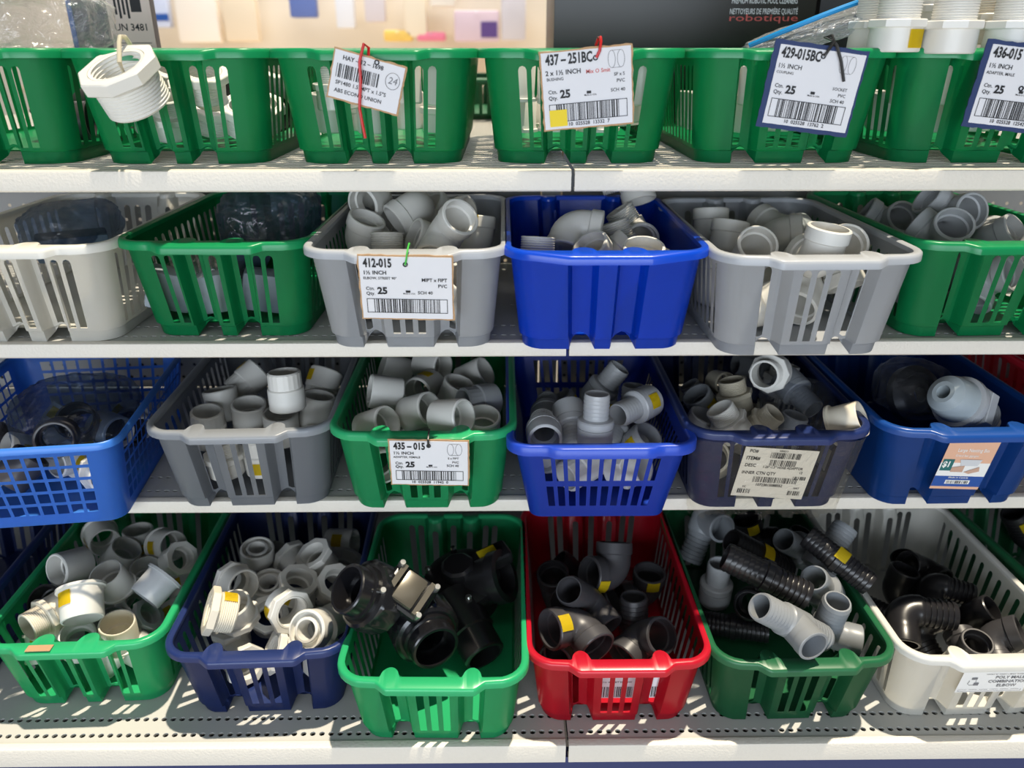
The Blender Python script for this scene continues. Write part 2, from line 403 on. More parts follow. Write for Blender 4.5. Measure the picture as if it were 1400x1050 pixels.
def grid_basket(kind):
    """the two oblong baskets: 'slots' (two rows of tapered slots) and 'mesh' (square lattice)"""
    if kind == 'slots': hxt, hyt, hxb, hyb, r, H = .120, .185, .097, .160, .022, .128
    else: hxt, hyt, hxb, hyb, r, H = .140, .185, .124, .165, .026, .130
    if kind == 'slots': zs = [0, .010, .020, .056, .066, .105, H]; rows = {2, 4}
    else:
        zs = [0, .014]; rows = set()
        for i in range(5): zs += [.018 + i * .0205, .018 + i * .0205 + .0155]; rows.add(len(zs) - 2)
        zs += [H]
    st = []
    def wall(side):
        hx = hxt if side in 'fb' else hyt; um = (hx - r) / hx
        if kind == 'slots' and side in 'fb': n, lim, fr = 10, .72, .64
        elif kind == 'slots': n, lim, fr = 17, .72, .5
        else: n, lim, fr = (10, .76, .76) if side in 'fb' else (15, .82, .76)
        pw = 2 * lim / n; us = [(-um, 0)]
        for i in range(n):
            a = -lim + i * pw; us += [(a + pw * (1 - fr) / 2, 1), (a + pw * (1 + fr) / 2, 0)]
        us.append((um, 0))
        for u, h in us: st.append((side, u, h))
    def corner(a0):
        for i in range(1, 6): st.append(('c', a0 + PI / 2 * i / 6, 0))
    wall('f'); corner(-PI / 2); wall('r'); corner(0); wall('b'); corner(PI / 2); wall('l'); corner(PI)
    ux, uy = (hxt - r) / hxt, (hyt - r) / hyt
    def pos(s, t):
        side, u, h = s; hx = hxb + (hxt - hxb) * t; hy = hyb + (hyt - hyb) * t
        sh = .10 * (t - .5) if kind == 'slots' and side in 'rl' and abs(u) < .73 else 0
        if side == 'f': return (u * hx, -hy), (0, -1)
        if side == 'r': return (hx, (u - sh) * hy), (1, 0)
        if side == 'b': return (-u * hx, hy), (0, 1)
        if side == 'l': return (-hx, -(u + sh) * hy), (-1, 0)
        q = int(((u + PI / 2) % (2 * PI)) // (PI / 2)); cx, cy = ((ux, -uy), (ux, uy), (-ux, uy), (-ux, -uy))[q]
        cx *= hx; cy *= hy
        return (cx + hx * (1 - ux) * math.cos(u), cy + hy * (1 - uy) * math.sin(u)), (math.cos(u), math.sin(u))
    bm = bmesh.new(); cols = [[bm.verts.new((*pos(s, z / H)[0], z)) for z in zs] for s in st]; n = len(st)
    for i in range(n):
        j = (i + 1) % n
        for k in range(len(zs) - 1):
            if st[i][2] and (k in rows or (kind == 'slots' and st[i][0] in 'rl' and k == 3)): continue
            bm.faces.new((cols[i][k], cols[j][k], cols[j][k + 1], cols[i][k + 1]))
    FL = [c[0].co.copy() for c in cols]
    bmesh.ops.solidify(bm, geom=list(bm.faces), thickness=.0021)
    for z in (.003, .005): bm.faces.new([bm.verts.new((c.x, c.y, z)) for c in FL])
    bmesh.ops.recalc_face_normals(bm, faces=bm.faces)
    w = bpy.data.meshes.new('basket_body'); bm.to_mesh(w); bm.free(); w.shade_smooth(); w.set_sharp_from_angle(angle=math.radians(32))
    bm = bmesh.new(); loops = []
    for s in st:
        (x, y), nn = pos(s, 1); N = Vector((*nn, 0)); i_ = Vector((x, y, 0)) - N * .001
        b = .008 * sstep((.62 - abs(s[1])) / .08) if s[0] == 'f' and kind == 'slots' else 0
        if kind == 'mesh': wd, dr = .004, .006
        else: wd, dr = .010 + b, .011
        o = Vector((x, y, 0)) + N * wd
        P = [(i_, H - .003), (i_, H + .002), (i_ + N * .002, H + .004), (o - N * .002, H + .004), (o, H + .002), (o, H - dr), (o - N * .0022, H - dr), (o - N * .003, H - .001), (i_ + N * .004, H - .001)]
        loops.append([bm.verts.new((p.x, p.y, z)) for p, z in P])
    m = len(loops[0])
    for i in range(n):
        a, b = loops[i], loops[(i + 1) % n]
        for k_ in range(m): bm.faces.new((a[k_], a[(k_ + 1) % m], b[(k_ + 1) % m], b[k_]))
    bmesh.ops.recalc_face_normals(bm, faces=bm.faces)
    rim = bpy.data.meshes.new('basket_rim'); bm.to_mesh(rim); bm.free(); rim.shade_smooth(); rim.set_sharp_from_angle(angle=math.radians(50))
    s = style(hxt, hyt, hxb, hyb, r, r, H)
    return w, rim, s
BASK = {}
SHZ = {1: Z1, 2: Z2, 3: Z3, 4: Z4}
def basket(key, row, px, py, yaw, col, front, label, solid=False, dims=None):
    if front in ('slots', 'mesh'): wall, rim, st = grid_basket(front)
    else:
        st = style(**dims) if dims else style()
        wall, rim = basket_meshes(front, solid, st, str(dims))
    z = SHZ[row]
    p = at(px, py, Y=1.0) if row == 1 else at(px, py, Z=z + st.H)
    a = math.radians(yaw); off = Vector((-math.sin(a), math.cos(a), 0)) * (st.hyt + .018)
    mw = Matrix.Translation(Vector((p.x, p.y, z + .0002)) + off) @ Matrix.Rotation(a, 4, 'Z')
    r = empty('storage_basket', mw, label, 'basket', 'plastic storage baskets')
    link('basket_body', wall, BC[col], r); link('basket_rim', rim, BC[col], r)
    BASK[key] = (r, mw, st, row)
    return r
# ---------------------------------------------------------------- pipe fittings (mouth along local +Z, elbow arm along +X)
def arc(R, n=8):
    return [(Vector((R - R * math.cos(a), 0, R - R * math.sin(a))), Vector((math.sin(a), 0, -math.cos(a)))) for a in [PI / 2 * i / n for i in range(n + 1)]]
def elbow_bm(R, arm1, arm2, hub=.0300, neck=.0275, bore=.0255, thr1=None, barb1=None, barb2=None, hl=.018, ri=.0225):
    """arm lists: (radius, distance from the bend end outwards) profiles"""
    bm = bmesh.new(); dn, dx = Vector((0, 0, -1)), Vector((1, 0, 0))
    A = []   # outer, from mouth 1 (top) to mouth 2
    def a1(d, r): A.append((Vector((0, 0, R + d)), dn, r))
    def a2(d, r): A.append((Vector((R + d, 0, 0)), dx, r))
    if thr1: prof1 = [(r, d) for r, d in ridges(thr1, .004, arm1, 8, .0016)]
    elif barb1: prof1 = [(r, d) for r, d in barbs(barb1, .006, arm1, 6, .0022)]
    else: prof1 = [(hub, arm1 - hl), (hub, arm1 - .0015), (hub - .0015, arm1)]
    if barb2: prof2 = [(r, d) for r, d in barbs(barb2, .006, arm2, 6, .0022)]
    else: prof2 = [(hub, arm2 - hl), (hub, arm2 - .0015), (hub - .0015, arm2)]
    for r, d in reversed(prof1): a1(d, r)
    if not (thr1 or barb1): a1(arm1 - hl - .002, neck)
    else: a1(.003, neck)
    for c, t in arc(R): A.append((c, t, neck))
    if not barb2: a2(arm2 - hl - .002, neck)
    for r, d in prof2: a2(d, r)
    b1 = (thr1 or barb1) - .0045 if (thr1 or barb1) else bore
    b2 = barb2 - .004 if barb2 else bore
    I = [(Vector((R + arm2, 0, 0)), dx, b2), (Vector((R + max(.002, arm2 - hl + .004), 0, 0)), dx, b2), (Vector((R + max(.001, arm2 - hl + .003), 0, 0)), dx, min(ri, b2))]
    I += [(c, t, min(ri, b1, b2)) for c, t in reversed(arc(R))]
    I += [(Vector((0, 0, R + max(.001, arm1 - hl + .003))), dn, min(ri, b1)), (Vector((0, 0, R + max(.002, arm1 - hl + .004))), dn, b1), (Vector((0, 0, R + arm1)), dn, b1)]
    pipe(bm, A + [(c, t, r) for c, t, r in I], 32)
    return bm
def line_sph(a, b, r, n=None):
    a, b = Vector(a), Vector(b); n = n or max(2, int((b - a).length / (r * .7)) + 1)
    return [(a.lerp(b, i / (n - 1)), r) for i in range(n)]
def inset_line(z0, z1, r): # spheres inside a cylinder from z0 to z1
    c = r * .5
    return line_sph((0, 0, z0 + c), (0, 0, z1 - c), r) if z1 - z0 > 2 * c + .002 else [(Vector((0, 0, (z0 + z1) / 2)), r)]
KINDS = {}
def kind(name):
    def deco(f):
        KINDS[name] = f
        return f
    return deco
# each returns bm, spheres, anchor, sticker (radius, z)
@kind('coupling')
def _():
    bm = bmesh.new()
    turn(bm, [(.0265, -.027), (.0285, -.025), (.0285, .025), (.0270, .027), (.0245, .027), (.0238, .002), (.021, .001), (.021, -.001), (.0238, -.002), (.0245, -.027)], 36)
    return bm, inset_line(-.027, .027, .0285), (0, 0, 0), (.0285, 0)
@kind('sleeve')   # plain socket with a flange at the far end
def _():
    bm = bmesh.new()
    turn(bm, [(.0300, -.024), (.0325, -.0235), (.0325, -.0195), (.0295, -.0185), (.0285, -.014), (.0278, .022), (.0268, .0235), (.0248, .0235), (.0232, -.004), (.0205, -.006), (.0205, -.024)], 36)
    return bm, inset_line(-.024, .0235, .0295), (0, 0, 0), (.0286, -.006)
@kind('female')
def _():
    bm = bmesh.new()
    turn(bm, [(.0250, .0305), (.0238, .032), (.0215, .032), (.021, .004), (.0190, .002), (.024, -.004), (.0248, -.030), (.0268, -.030), (.0285, -.028), (.0285, .004), (.0272, .0055), (.0258, .006), (.0258, .0065)][::-1], 36)
    def knurl(k, i): return 1.0 if k in (0, 3) else (1.035 if i % 3 else 1.0)
    pipe(bm, [(Vector((0, 0, z)), Vector((0, 0, 1)), r) for r, z in ((.0240, .006), (.0254, .0065), (.0250, .0300), (.0236, .0305))], 60, True, knurl)
    return bm, inset_line(-.030, .032, .0285), (0, 0, 0), (.0285, -.012)
@kind('male')
def _():
    bm = bmesh.new()
    turn(bm, [(.0285, -.0295), (.0298, -.028), (.0290, -.003), (.0262, -.002), (.0236, .005)] + ridges(.0243, .006, .031, 9, .0013) + [(.0205, .031), (.0205, .000), (.0250, -.003), (.0258, -.0295)], 40)
    prism(bm, 8, .0338, .0235, -.0035, .006, 40)
    return bm, inset_line(-.0295, .031, .0275) + [(Vector((0, 0, .001)), .033)], (0, 0, 0), (.0298, -.015)
@kind('bushing')   # octagon flange over a threaded spigot, threaded bore
def _():
    bm = bmesh.new()
    turn(bm, [(.0285, -.022)] + ridges(.0305, -.021, .007, 9, .0014) + [(.0290, .0075), (.029, .012), (.0262, .0195)] + [(r - .0005, z) for r, z in reversed(ridges(.0252, -.012, .019, 9, .0012))] + [(.0235, -.022)], 40)
    prism(bm, 8, .0375, .0270, .007, .0195, 40)
    return bm, inset_line(-.022, .0195, .031) + [(Vector((0, 0, .006)), .034)], (0, 0, .0195), (.0305, -.008)
@kind('octo')      # smooth reducer with an octagon flange
def _():
    bm = bmesh.new()
    turn(bm, [(.0272, -.024), (.0285, -.0225), (.0285, .010), (.0285, .014), (.0240, .0205), (.0228, .0205), (.0218, .002), (.0190, .000), (.0190, -.004), (.0235, -.006), (.0250, -.024)], 40)
    prism(bm, 8, .0350, .0240, .008, .0205, 40)
    return bm, inset_line(-.024, .0205, .029) + [(Vector((0, 0, .010)), .032)], (0, 0, 0), (.0287, -.008)
@kind('octoback')  # the same reducer turned over: open spigot forward, flange behind
def _():
    bm = bmesh.new()
    turn(bm, [(.0272, .024), (.0285, .0225), (.0285, -.010), (.0285, -.014), (.0240, -.0205), (.0190, -.0205), (.0190, -.004), (.0235, -.002), (.0250, .024)][::-1], 40)
    prism(bm, 8, .0350, .0240, -.0205, -.008, 40)
    return bm, inset_line(-.0205, .024, .029) + [(Vector((0, 0, -.010)), .032)], (0, 0, 0), (.0287, .006)
@kind('ring')      # reducer seen end-on: outer ring round an inner socket
def _():
    bm = bmesh.new()
    turn(bm, [(.0285, -.016), (.0300, -.014), (.0300, .012), (.0285, .014), (.0262, .014), (.0252, .004), (.0190, .004), (.0190, .013), (.0180, .014), (.0150, .014), (.0140, -.016)], 36)
    return bm, [(Vector((0, 0, 0)), .027)], (0, 0, 0), (.0300, 0)
@kind('elbow')
def _():
    bm = elbow_bm(.026, .026, .026)
    return bm, line_sph((0, 0, .026), (0, 0, .039), .0305) + line_sph((.026, 0, 0), (.039, 0, 0), .0305) + [(Vector((.008, 0, .008)), .0275)], (0, 0, .052), (.0302, .042)
@kind('street')    # street elbow: socket mouth, threaded arm
def _():
    bm = elbow_bm(.026, .032, .026, thr1=.0252, neck=.0285)
    return bm, line_sph((0, 0, .022), (0, 0, .048), .0255) + line_sph((.026, 0, 0), (.039, 0, 0), .0305) + [(Vector((.008, 0, .008)), .0285)], (0, 0, .058), (.0252, .05)
@kind('barb')      # hose barb forward, round hub behind
def _():
    bm = bmesh.new()
    turn(bm, [(.0215, -.036), (.0262, -.034), (.0275, -.022), (.0275, -.006), (.0262, -.0055), (.0262, -.0045), (.0280, -.004), (.0280, .0055), (.0262, .0075), (.0192, .009)] + barbs(.0200, .010, .047, 6, .0013) + [(.0185, .048), (.0165, .048), (.0160, -.004), (.0225, -.008), (.0225, -.034)], 36)
    return bm, inset_line(-.036, .008, .0275) + line_sph((0, 0, .014), (0, 0, .034), .0195), (0, 0, .048), (.0276, -.014)
@kind('hub')       # the same adapter with the open hub forward
def _():
    bm = bmesh.new()
    turn(bm, [(.0240, .034), (.0262, .0325), (.0275, .022), (.0275, .006), (.0262, .0055), (.0262, .0045), (.0280, .004), (.0280, -.0055), (.0262, -.0075), (.0192, -.009)] + [(r, -z) for r, z in barbs(.0200, .010, .047, 6, .0013)] + [(.0185, -.048), (.0165, -.048), (.0160, .004), (.0215, .008), (.0218, .034)], 36)
    return bm, inset_line(-.008, .034, .0275) + line_sph((0, 0, -.014), (0, 0, -.034), .0195), (0, 0, .034), (.0276, .014)
@kind('hosecoupling')   # long double-ended barb with a middle ring
def _():
    bm = bmesh.new()
    turn(bm, [(.0165, -.060)] + [(r, -z) for r, z in reversed(barbs(.0205, .008, .060, 7, .0016))] + [(.0205, -.006), (.0232, -.0045), (.0232, .0045), (.0205, .006)] + barbs(.0205, .008, .060, 7, .0016) + [(.0165, .060)], 32)
    return bm, inset_line(-.060, .060, .021), (0, 0, .060), (.0225, .0)
@kind('barbelbow')      # barbed arm forward, plain hub on the other arm
def _():
    bm = elbow_bm(.022, .050, .030, hub=.0235, neck=.0225, bore=.0195, barb1=.0212, hl=.020, ri=.0165)
    return bm, line_sph((0, 0, .018), (0, 0, .060), .0212) + line_sph((.018, 0, 0), (.036, 0, 0), .0237) + [(Vector((.006, 0, .006)), .0225)], (0, 0, .072), (.0218, .052)
@kind('hubelbow')       # open hub forward, barbed arm on the other side
def _():
    bm = elbow_bm(.022, .030, .050, hub=.0235, neck=.0225, bore=.0200, barb2=.0212, hl=.020, ri=.0165)
    return bm, line_sph((0, 0, .018), (0, 0, .036), .0237) + line_sph((.018, 0, 0), (.060, 0, 0), .0212) + [(Vector((.006, 0, .006)), .0225)], (0, 0, .052), (.0237, .040)
@kind('tee')            # plain mouth forward, barbed run along X
def _():
    bm = bmesh.new()
    turn(bm, [(.0225, -.004), (.0225, .034), (.0232, .0345), (.0232, .048), (.0222, .049), (.0192, .049), (.0185, .006), (.004, .004), (.004, -.004)], 32)
    b2 = bmesh.new()
    turn(b2, [(.0165, -.074)] + [(r, -z) for r, z in reversed(barbs(.0208, .026, .074, 7, .0017))] + [(.0212, -.024), (.0235, -.022), (.0235, .022), (.0212, .024)] + barbs(.0208, .026, .074, 7, .0017) + [(.0165, .074)], 32)
    b2.transform(Matrix.Rotation(PI / 2, 4, 'Y'))
    me = bpy.data.meshes.new('t'); b2.to_mesh(me); b2.free(); bm.from_mesh(me); bpy.data.meshes.remove(me)
    return bm, line_sph((-.060, 0, 0), (.060, 0, 0), .0222) + line_sph((0, 0, .01), (0, 0, .036), .023), (0, 0, .049), (.0232, .04)
def get_kind(name, cache={}):
    if name not in cache:
        bm, sph, an, stk = KINDS[name]()
        bmesh.ops.recalc_face_normals(bm, faces=bm.faces)
        me = bpy.data.meshes.new('pipe_fitting'); bm.to_mesh(me); bm.free()
        me.shade_smooth(); me.set_sharp_from_angle(angle=math.radians(35))
        cache[name] = (me, sph, Vector(an), stk)
    return cache[name]
NAMES = dict(coupling='pipe_coupling', sleeve='socket_reducer', female='female_adapter', male='male_adapter', bushing='threaded_bushing', octo='octagon_bushing', octoback='octagon_bushing', ring='reducer_ring', elbow='pipe_elbow', street='street_elbow', barb='hose_adapter', hub='hose_adapter', hosecoupling='hose_coupling', barbelbow='hose_elbow', hubelbow='hose_elbow', tee='hose_tee')
CATS = dict(pipe_coupling='pipe coupling', socket_reducer='pipe bushing', female_adapter='pipe adapter', male_adapter='pipe adapter', threaded_bushing='pipe bushing', octagon_bushing='pipe bushing', reducer_ring='pipe bushing', pipe_elbow='pipe elbow', street_elbow='pipe elbow', hose_adapter='hose adapter', hose_coupling='hose coupling', hose_elbow='hose elbow', hose_tee='hose tee')
PILE = {}     # basket key -> list of dicts
def F(b, k, col, px, py, d, label, h=None, x=None, stk=None, sc=1.0, fix=False, loose=False):
    PILE.setdefault(b, []).append(dict(k=k, col=col, px=px, py=py, d=d, x=x, label=label, h=h, stk=stk, sc=sc * .925, fill=False, fix=fix, loose=loose))
rng = random.Random(7)
def fill(b, kinds, cols, n, label, group, zlo=.03, zhi=.05, ylo=-.9, yhi=.1, upright=False, stk=.0, xs=None, ys=None, zs=None):
    """the pieces under the pile that show only through the slots"""
    for i in range(n):
        PILE.setdefault(b, []).append(dict(k=rng.choice(kinds), col=rng.choice(cols), fill=True, label=label, group=group, sc=.92, fix=False, upright=upright,
            loc=(rng.uniform(-.8, .8) if xs is None else xs[i % len(xs)] * .9, rng.uniform(ylo, yhi) if ys is None else ys[i // len(xs) % len(ys)], rng.uniform(zlo, zhi) if zs is None else zs[i // len(xs) % len(zs)]), stk='auto' if rng.random() < stk else None))
HEAP = {2: .128, 3: .112, 4: .085}
def orient(zd, xd=None):
    z = Vector(zd).normalized()
    x = Vector(xd) if xd is not None else Vector((1, 0, 0)) if abs(z.x) < .8 else Vector((0, 1, 0))
    x = (x - z * x.dot(z))
    x = x.normalized() if x.length > 1e-4 else z.orthogonal().normalized()
    return Matrix((x, z.cross(x), z)).transposed()
def settle(b):
    r, mw, st, row = BASK[b]; items = PILE.get(b, [])
    inv = mw.inverted(); zs = SHZ[row]
    for it in items:
        me, sph, an, _ = get_kind(it['k'])
        if it['fill']:
            u, v, h = it['loc']; t = min(1, h / st.H)
            hx = st.hxb + (st.hxt - st.hxb) * t - .036; hy = st.hyb + (st.hyt - st.hyb) * t - .036
            it['pos'] = mw @ Vector((u * hx, v * hy, h)); it['ray'] = None
            if it['upright']: R = orient((rng.uniform(-.06, .06), rng.uniform(-.06, .06), 1) if it['upright'] is True else it['upright'])
            else: R = orient((rng.uniform(-1, 1), rng.uniform(-1, 1), rng.uniform(-.5, .9)), (rng.uniform(-1, 1), rng.uniform(-1, 1), rng.uniform(-1, 1)))
            it['R'] = R
        else:
            it['R'] = orient(cdir(it['d']), cdir(it['x']) if it['x'] else None)
            h = it['h'] if it['h'] is not None else HEAP[row]
            p = at(it['px'], it['py'], Y=h) if h > .5 else at(it['px'], it['py'], Z=zs + h)
            it['ray'] = (p - Vector((0, 0, CAM_Z))).normalized()
            it['pos'] = p - it['R'] @ (an * it['sc'])
            it['p0'] = it['pos'].copy()
    n = len(items)
    if not n: return
    off, rad, own = [], [], []
    for i, it in enumerate(items):
        for c, q in get_kind(it['k'])[1]:
            off.append(list((inv.to_3x3() @ it['R']) @ (c * it['sc']))); rad.append(q * it['sc'] * 1.0 + .0010); own.append(i)
    off = np.array(off); rad = np.array(rad); own = np.array(own)
    P = np.array([list(inv @ it['pos']) for it in items]); P0 = P.copy()
    hand = np.array([not it['fill'] for it in items]); fixed = np.array([it['fix'] for it in items]); loose = np.array([it.get('loose', False) for it in items])
    rays = np.array([list(inv.to_3x3() @ it['ray']) if it['ray'] else [0, 0, 1] for it in items])
    diff = own[:, None] != own[None, :]; R2 = rad[:, None] + rad[None, :]
    SOFT = ('buried', 'shaded', ' low ', 'beneath', 'under ', 'behind', 'half hidden')
    wt = np.array([1.6 if it['fill'] else 1.0 if any(q in ' ' + it['label'] for q in SOFT) else .22 for it in items]); wt[fixed] = 1e-4
    free = (wt > .5)
    share = (wt[own][:, None] / (wt[own][:, None] + wt[own][None, :])) * 2
    for step in range(560):
        S = P[own] + off
        D = S[:, None, :] - S[None, :, :]; L = np.sqrt((D ** 2).sum(-1)) + 1e-9
        pen = np.where(diff, R2 - L, 0); pen = np.maximum(pen, 0)
        dirs = D / L[..., None]
        mv = np.zeros((n, 3)); cnt = np.zeros(n)
        push = (dirs * (pen * share)[..., None]).sum(1)
        np.add.at(mv, own, push); np.add.at(cnt, own, (pen > 0).sum(1))
        mv = mv / np.maximum(cnt, 1)[:, None] * .75
        # hand-placed pieces slide mostly along their line of sight
        al = (mv * rays).sum(1)[:, None] * rays
        mv = np.where((hand & ~free)[:, None], al * 1.35 + (mv - al) * .30, mv)
        mv[fixed] = 0
        P = P + mv
        lat = P0 - P; lat = lat - (lat * rays).sum(1)[:, None] * rays
        P = P + np.where(hand[:, None], np.where(free[:, None], lat * .03, lat * .08) + ((P0 - P) - lat) * .03 * (step < 380), 0)
        # stay inside the walls and above the basket floor
        S = P[own] + off
        t = np.clip(S[:, 2] / st.H, 0, 1)
        hx = st.hxb + (st.hxt - st.hxb) * t - .0065; hy = st.hyb + (st.hyt - st.hyb) * t - .0055
        low = (S[:, 2] < st.H + .028) & ~loose[own]; lowy = low | ((S[:, 1] < 0) & ~loose[own])
        fx = np.where(low, np.minimum(hx - rad - S[:, 0], 0) + np.maximum(-hx + rad - S[:, 0], 0), 0)
        fy = np.where(lowy, np.minimum(hy - .019 - rad - S[:, 1], 0) + np.maximum(-hy + .019 + rad - S[:, 1], 0), 0)
        fz = np.maximum(.0185 + rad - S[:, 2], 0)
        fz = fz + np.where(~hand[own], np.minimum((st.H if row == 1 else st.H - .028) - rad - S[:, 2], 0), 0)
        rc = st.rb + (st.r - st.rb) * t
        ax_ = np.abs(S[:, 0]) - (hx - rc); ay_ = np.abs(S[:, 1]) - (hy - rc); dd_ = np.sqrt(np.maximum(ax_, 0) ** 2 + np.maximum(ay_, 0) ** 2) + 1e-9
        over = np.where(low & (ax_ > 0) & (ay_ > 0), np.maximum(dd_ + np.minimum(rad, rc) - rc, 0), 0)
        fx = np.where(over > 0, np.where(np.abs(fx) > over * ax_ / dd_, fx, -np.sign(S[:, 0]) * over * ax_ / dd_), fx)
        fy = np.where(over > 0, np.where(np.abs(fy) > over * ay_ / dd_, fy, -np.sign(S[:, 1]) * over * ay_ / dd_), fy)
        for arr, ax in ((fx, 0), (fy, 1), (fz, 2)):
            best = np.zeros(n); idx = np.argsort(np.abs(arr)); best[own[idx]] = arr[idx]
            best[fixed] = 0
            P[:, ax] += best
    for i, it in enumerate(items): it['pos'] = mw @ Vector(P[i])
STK = {}
def sticker(parent, it, stk, Rw, w=.0115, h=.010):
    r, z = stk
    if isinstance(it['stk'], tuple): dv = cdir(it['stk'])
    else: dv = cdir((rng.uniform(-.3, .3), .25, 1))
    l = Rw.transposed() @ dv; a = math.atan2(l.y, l.x)
    key = (it['k'],)
    if key not in STK:
        bm = bmesh.new(); n = 6; g = [[None] * 2 for _ in range(n + 1)]
        for i in range(n + 1):
            q = (i / n - .5) * 2 * w / r
            for j in (0, 1): g[i][j] = bm.verts.new(((r + .0012) * math.cos(q), (r + .0012) * math.sin(q), z - h + 2 * h * j))
        for i in range(n): bm.faces.new((g[i][0], g[i + 1][0], g[i + 1][1], g[i][1]))
        bmesh.ops.solidify(bm, geom=list(bm.faces), thickness=-.0004)
        me = bpy.data.meshes.new('price_sticker'); bm.to_mesh(me); bm.free(); STK[key] = me
    o = link('price_sticker', STK[key], M_YEL, parent); o.rotation_euler = (0, 0, a); o['label'] = 'yellow price sticker'
GROUPS = {}
def place(b, bname):
    settle(b)
    for it in PILE.get(b, []):
        me, sph, an, stk = get_kind(it['k'])
        nm = NAMES[it['k']]
        M = Matrix.Translation(it['pos']) @ it['R'].to_4x4() @ Matrix.Scale(it['sc'], 4)
        o = link(nm, me, FC[it['col']], None, mw=M)
        if it['fill']: tag(o, it['label'], CATS[nm], it['group'])
        else: tag(o, it['label'] + (', ' if ',' not in it['label'] else ' ') + 'in ' + bname, CATS[nm], 'fittings in ' + bname)
        if it.get('stk'): sticker(o, it, stk, it['R'])
# ---------------------------------------------------------------- the baskets
B = basket
# top shelf
B('11', 1, -88, 62, 0, 'green', 'ridge', 'bright green basket cut off at the picture edge, clear bag on top')
B('12', 1, 206, 62, 0, 'green', 'ridge', 'green basket on the top shelf with a white octagon bushing hung on its front')
B('13', 1, 502, 62, 0, 'green', 'ridge', 'green basket on the top shelf carrying the red-tied ABS union tag')
B('14', 1, 800, 62, 0, 'green', 'ridge', 'green basket on the top shelf carrying the 437-251BC bushing tag')
B('15', 1, 1102, 62, 0, 'green', 'panel', 'green basket on the top shelf carrying the 429-015BC tag')
B('16', 1, 1398, 62, 0, 'green', 'panel', 'green basket on the top shelf heaped with upside-down white adapters')
# second shelf
B('21', 2, -9, 344, 0, 'white', 'ridge', 'white slotted basket on the second shelf beside the bag-filled green one')
B('22', 2, 278, 338, -1, 'green', 'ridge', 'green basket on the second shelf filled with bagged parts')
B('23', 2, 549, 350, 0, 'grey', 'panel', 'pale grey basket carrying the 412-015 street elbow tag')
B('24', 2, 836, 352, 0, 'royal', 'ridge', 'solid royal blue bin without slots on the second shelf', solid='all')
B('25', 2, 1138, 358, 1, 'grey', 'panel', 'pale grey slotted basket without a tag, full of white elbows')
B('26', 2, 1402, 338, 2, 'green', 'panel', 'green basket of grey-white elbows beside the untagged grey basket')
# third shelf
B('31', 3, -8, 626, 7, 'sky', 'mesh', 'bright blue square-mesh basket on the third shelf')
B('32', 3, 317, 598, 2, 'slate', 'panel', 'slate grey basket with a pale rim on the third shelf')
B('33', 3, 574, 601, 0, 'kelly', 'panel', 'green basket carrying the 435-015 female adapter tag')
B('34', 3, 827, 618, 0, 'cobalt', 'slots', 'cobalt blue oblong basket with two rows of front slots')
B('35', 3, 1077, 600, 0, 'navy', 'ridge', 'navy basket wrapped in clear tape with a cream shipping label')
B('36', 3, 1350, 596, 1, 'ocean', 'panel', 'solid dark blue bin with a peach and blue product sticker', solid='all')
B('37', 3, 1622, 560, 0, 'red', 'panel', 'red basket mostly out of view behind the stickered blue bin')
# bottom shelf
B('40', 4, -190, 880, 4, 'navy', 'panel', 'dark navy basket glimpsed beneath the blue mesh basket')
B('41', 4, 82, 893, 2, 'kelly', 'ridge', 'green bottom-shelf basket of white socket reducers')
B('42', 4, 342, 905, 2, 'navy', 'panel', 'navy bottom-shelf basket of white octagon bushings')
B('43', 4, 587, 943, -1, 'kelly', 'panel', 'green bottom-shelf basket holding black valve bodies')
B('44', 4, 852, 918, 0, 'red', 'panel', 'red bottom-shelf basket of charcoal hose elbows')
B('45', 4, 1113, 916, 1, 'pine', 'panel', 'dark green bottom-shelf basket of grey and black hose tees')
B('46', 4, 1375, 910, 1, 'white', 'panel', 'white bottom-shelf basket of black hose elbows')
B('47', 4, 1632, 880, 4, 'pine', 'panel', 'dark green basket mostly out of view beside the white one')
NM = {'12': 'the basket with the hung bushing', '13': 'the ABS union basket', '14': 'the 437-251BC basket', '15': 'the 429-015BC basket', '16': 'the top-shelf adapter basket',
 '21': 'the white second-shelf basket', '22': 'the bag-filled green basket', '23': 'the 412-015 basket', '24': 'the royal blue bin', '25': 'the untagged grey basket', '26': 'the green elbow basket',
 '31': 'the blue mesh basket', '32': 'the slate grey basket', '33': 'the 435-015 basket', '34': 'the cobalt basket', '35': 'the taped navy basket', '36': 'the stickered blue bin',
 '41': 'the green reducer basket', '42': 'the navy bushing basket', '44': 'the red basket', '45': 'the dark green basket', '46': 'the white bottom basket', '47': 'the cut-off green basket'}
# ---------------------------------------------------------------- fittings: second shelf
w = 'white'
F('23', 'elbow', w, 488, 298, (.38, .75, .55), 'white elbow, mouth tipped up, front corner', x=(-.1, -.5, -.85), h=.152)
F('23', 'elbow', w, 503, 292, (-.45, -.45, .75), 'white elbow behind the front corner elbow', h=.135, x=(.3, .3, -.9))
F('23', 'street', w, 530, 318, (0, 1, .15), 'threaded white stub standing straight up at the front rim', x=(.3, -.2, -.9))
F('23', 'elbow', w, 552, 312, (-.6, -.5, .2), 'white elbow arm behind the threaded stub', x=(.6, .5, -.4), h=.125)
F('23', 'elbow', w, 585, 275, (-.5, .35, .78), 'white elbow at the back, round mouth facing the threaded stub', h=.132, x=(.8, -.2, -.2))
F('23', 'elbow', w, 563, 322, (-.78, .25, .5), 'white elbow with its socket collar turned sideways at mid rim', x=(.4, -.8, .1), h=.118)
F('23', 'elbow', w, 630, 296, (.5, .3, .8), 'large white elbow with wide mouth leaning out of the heap', x=(-.4, -.85, .2), h=.155)
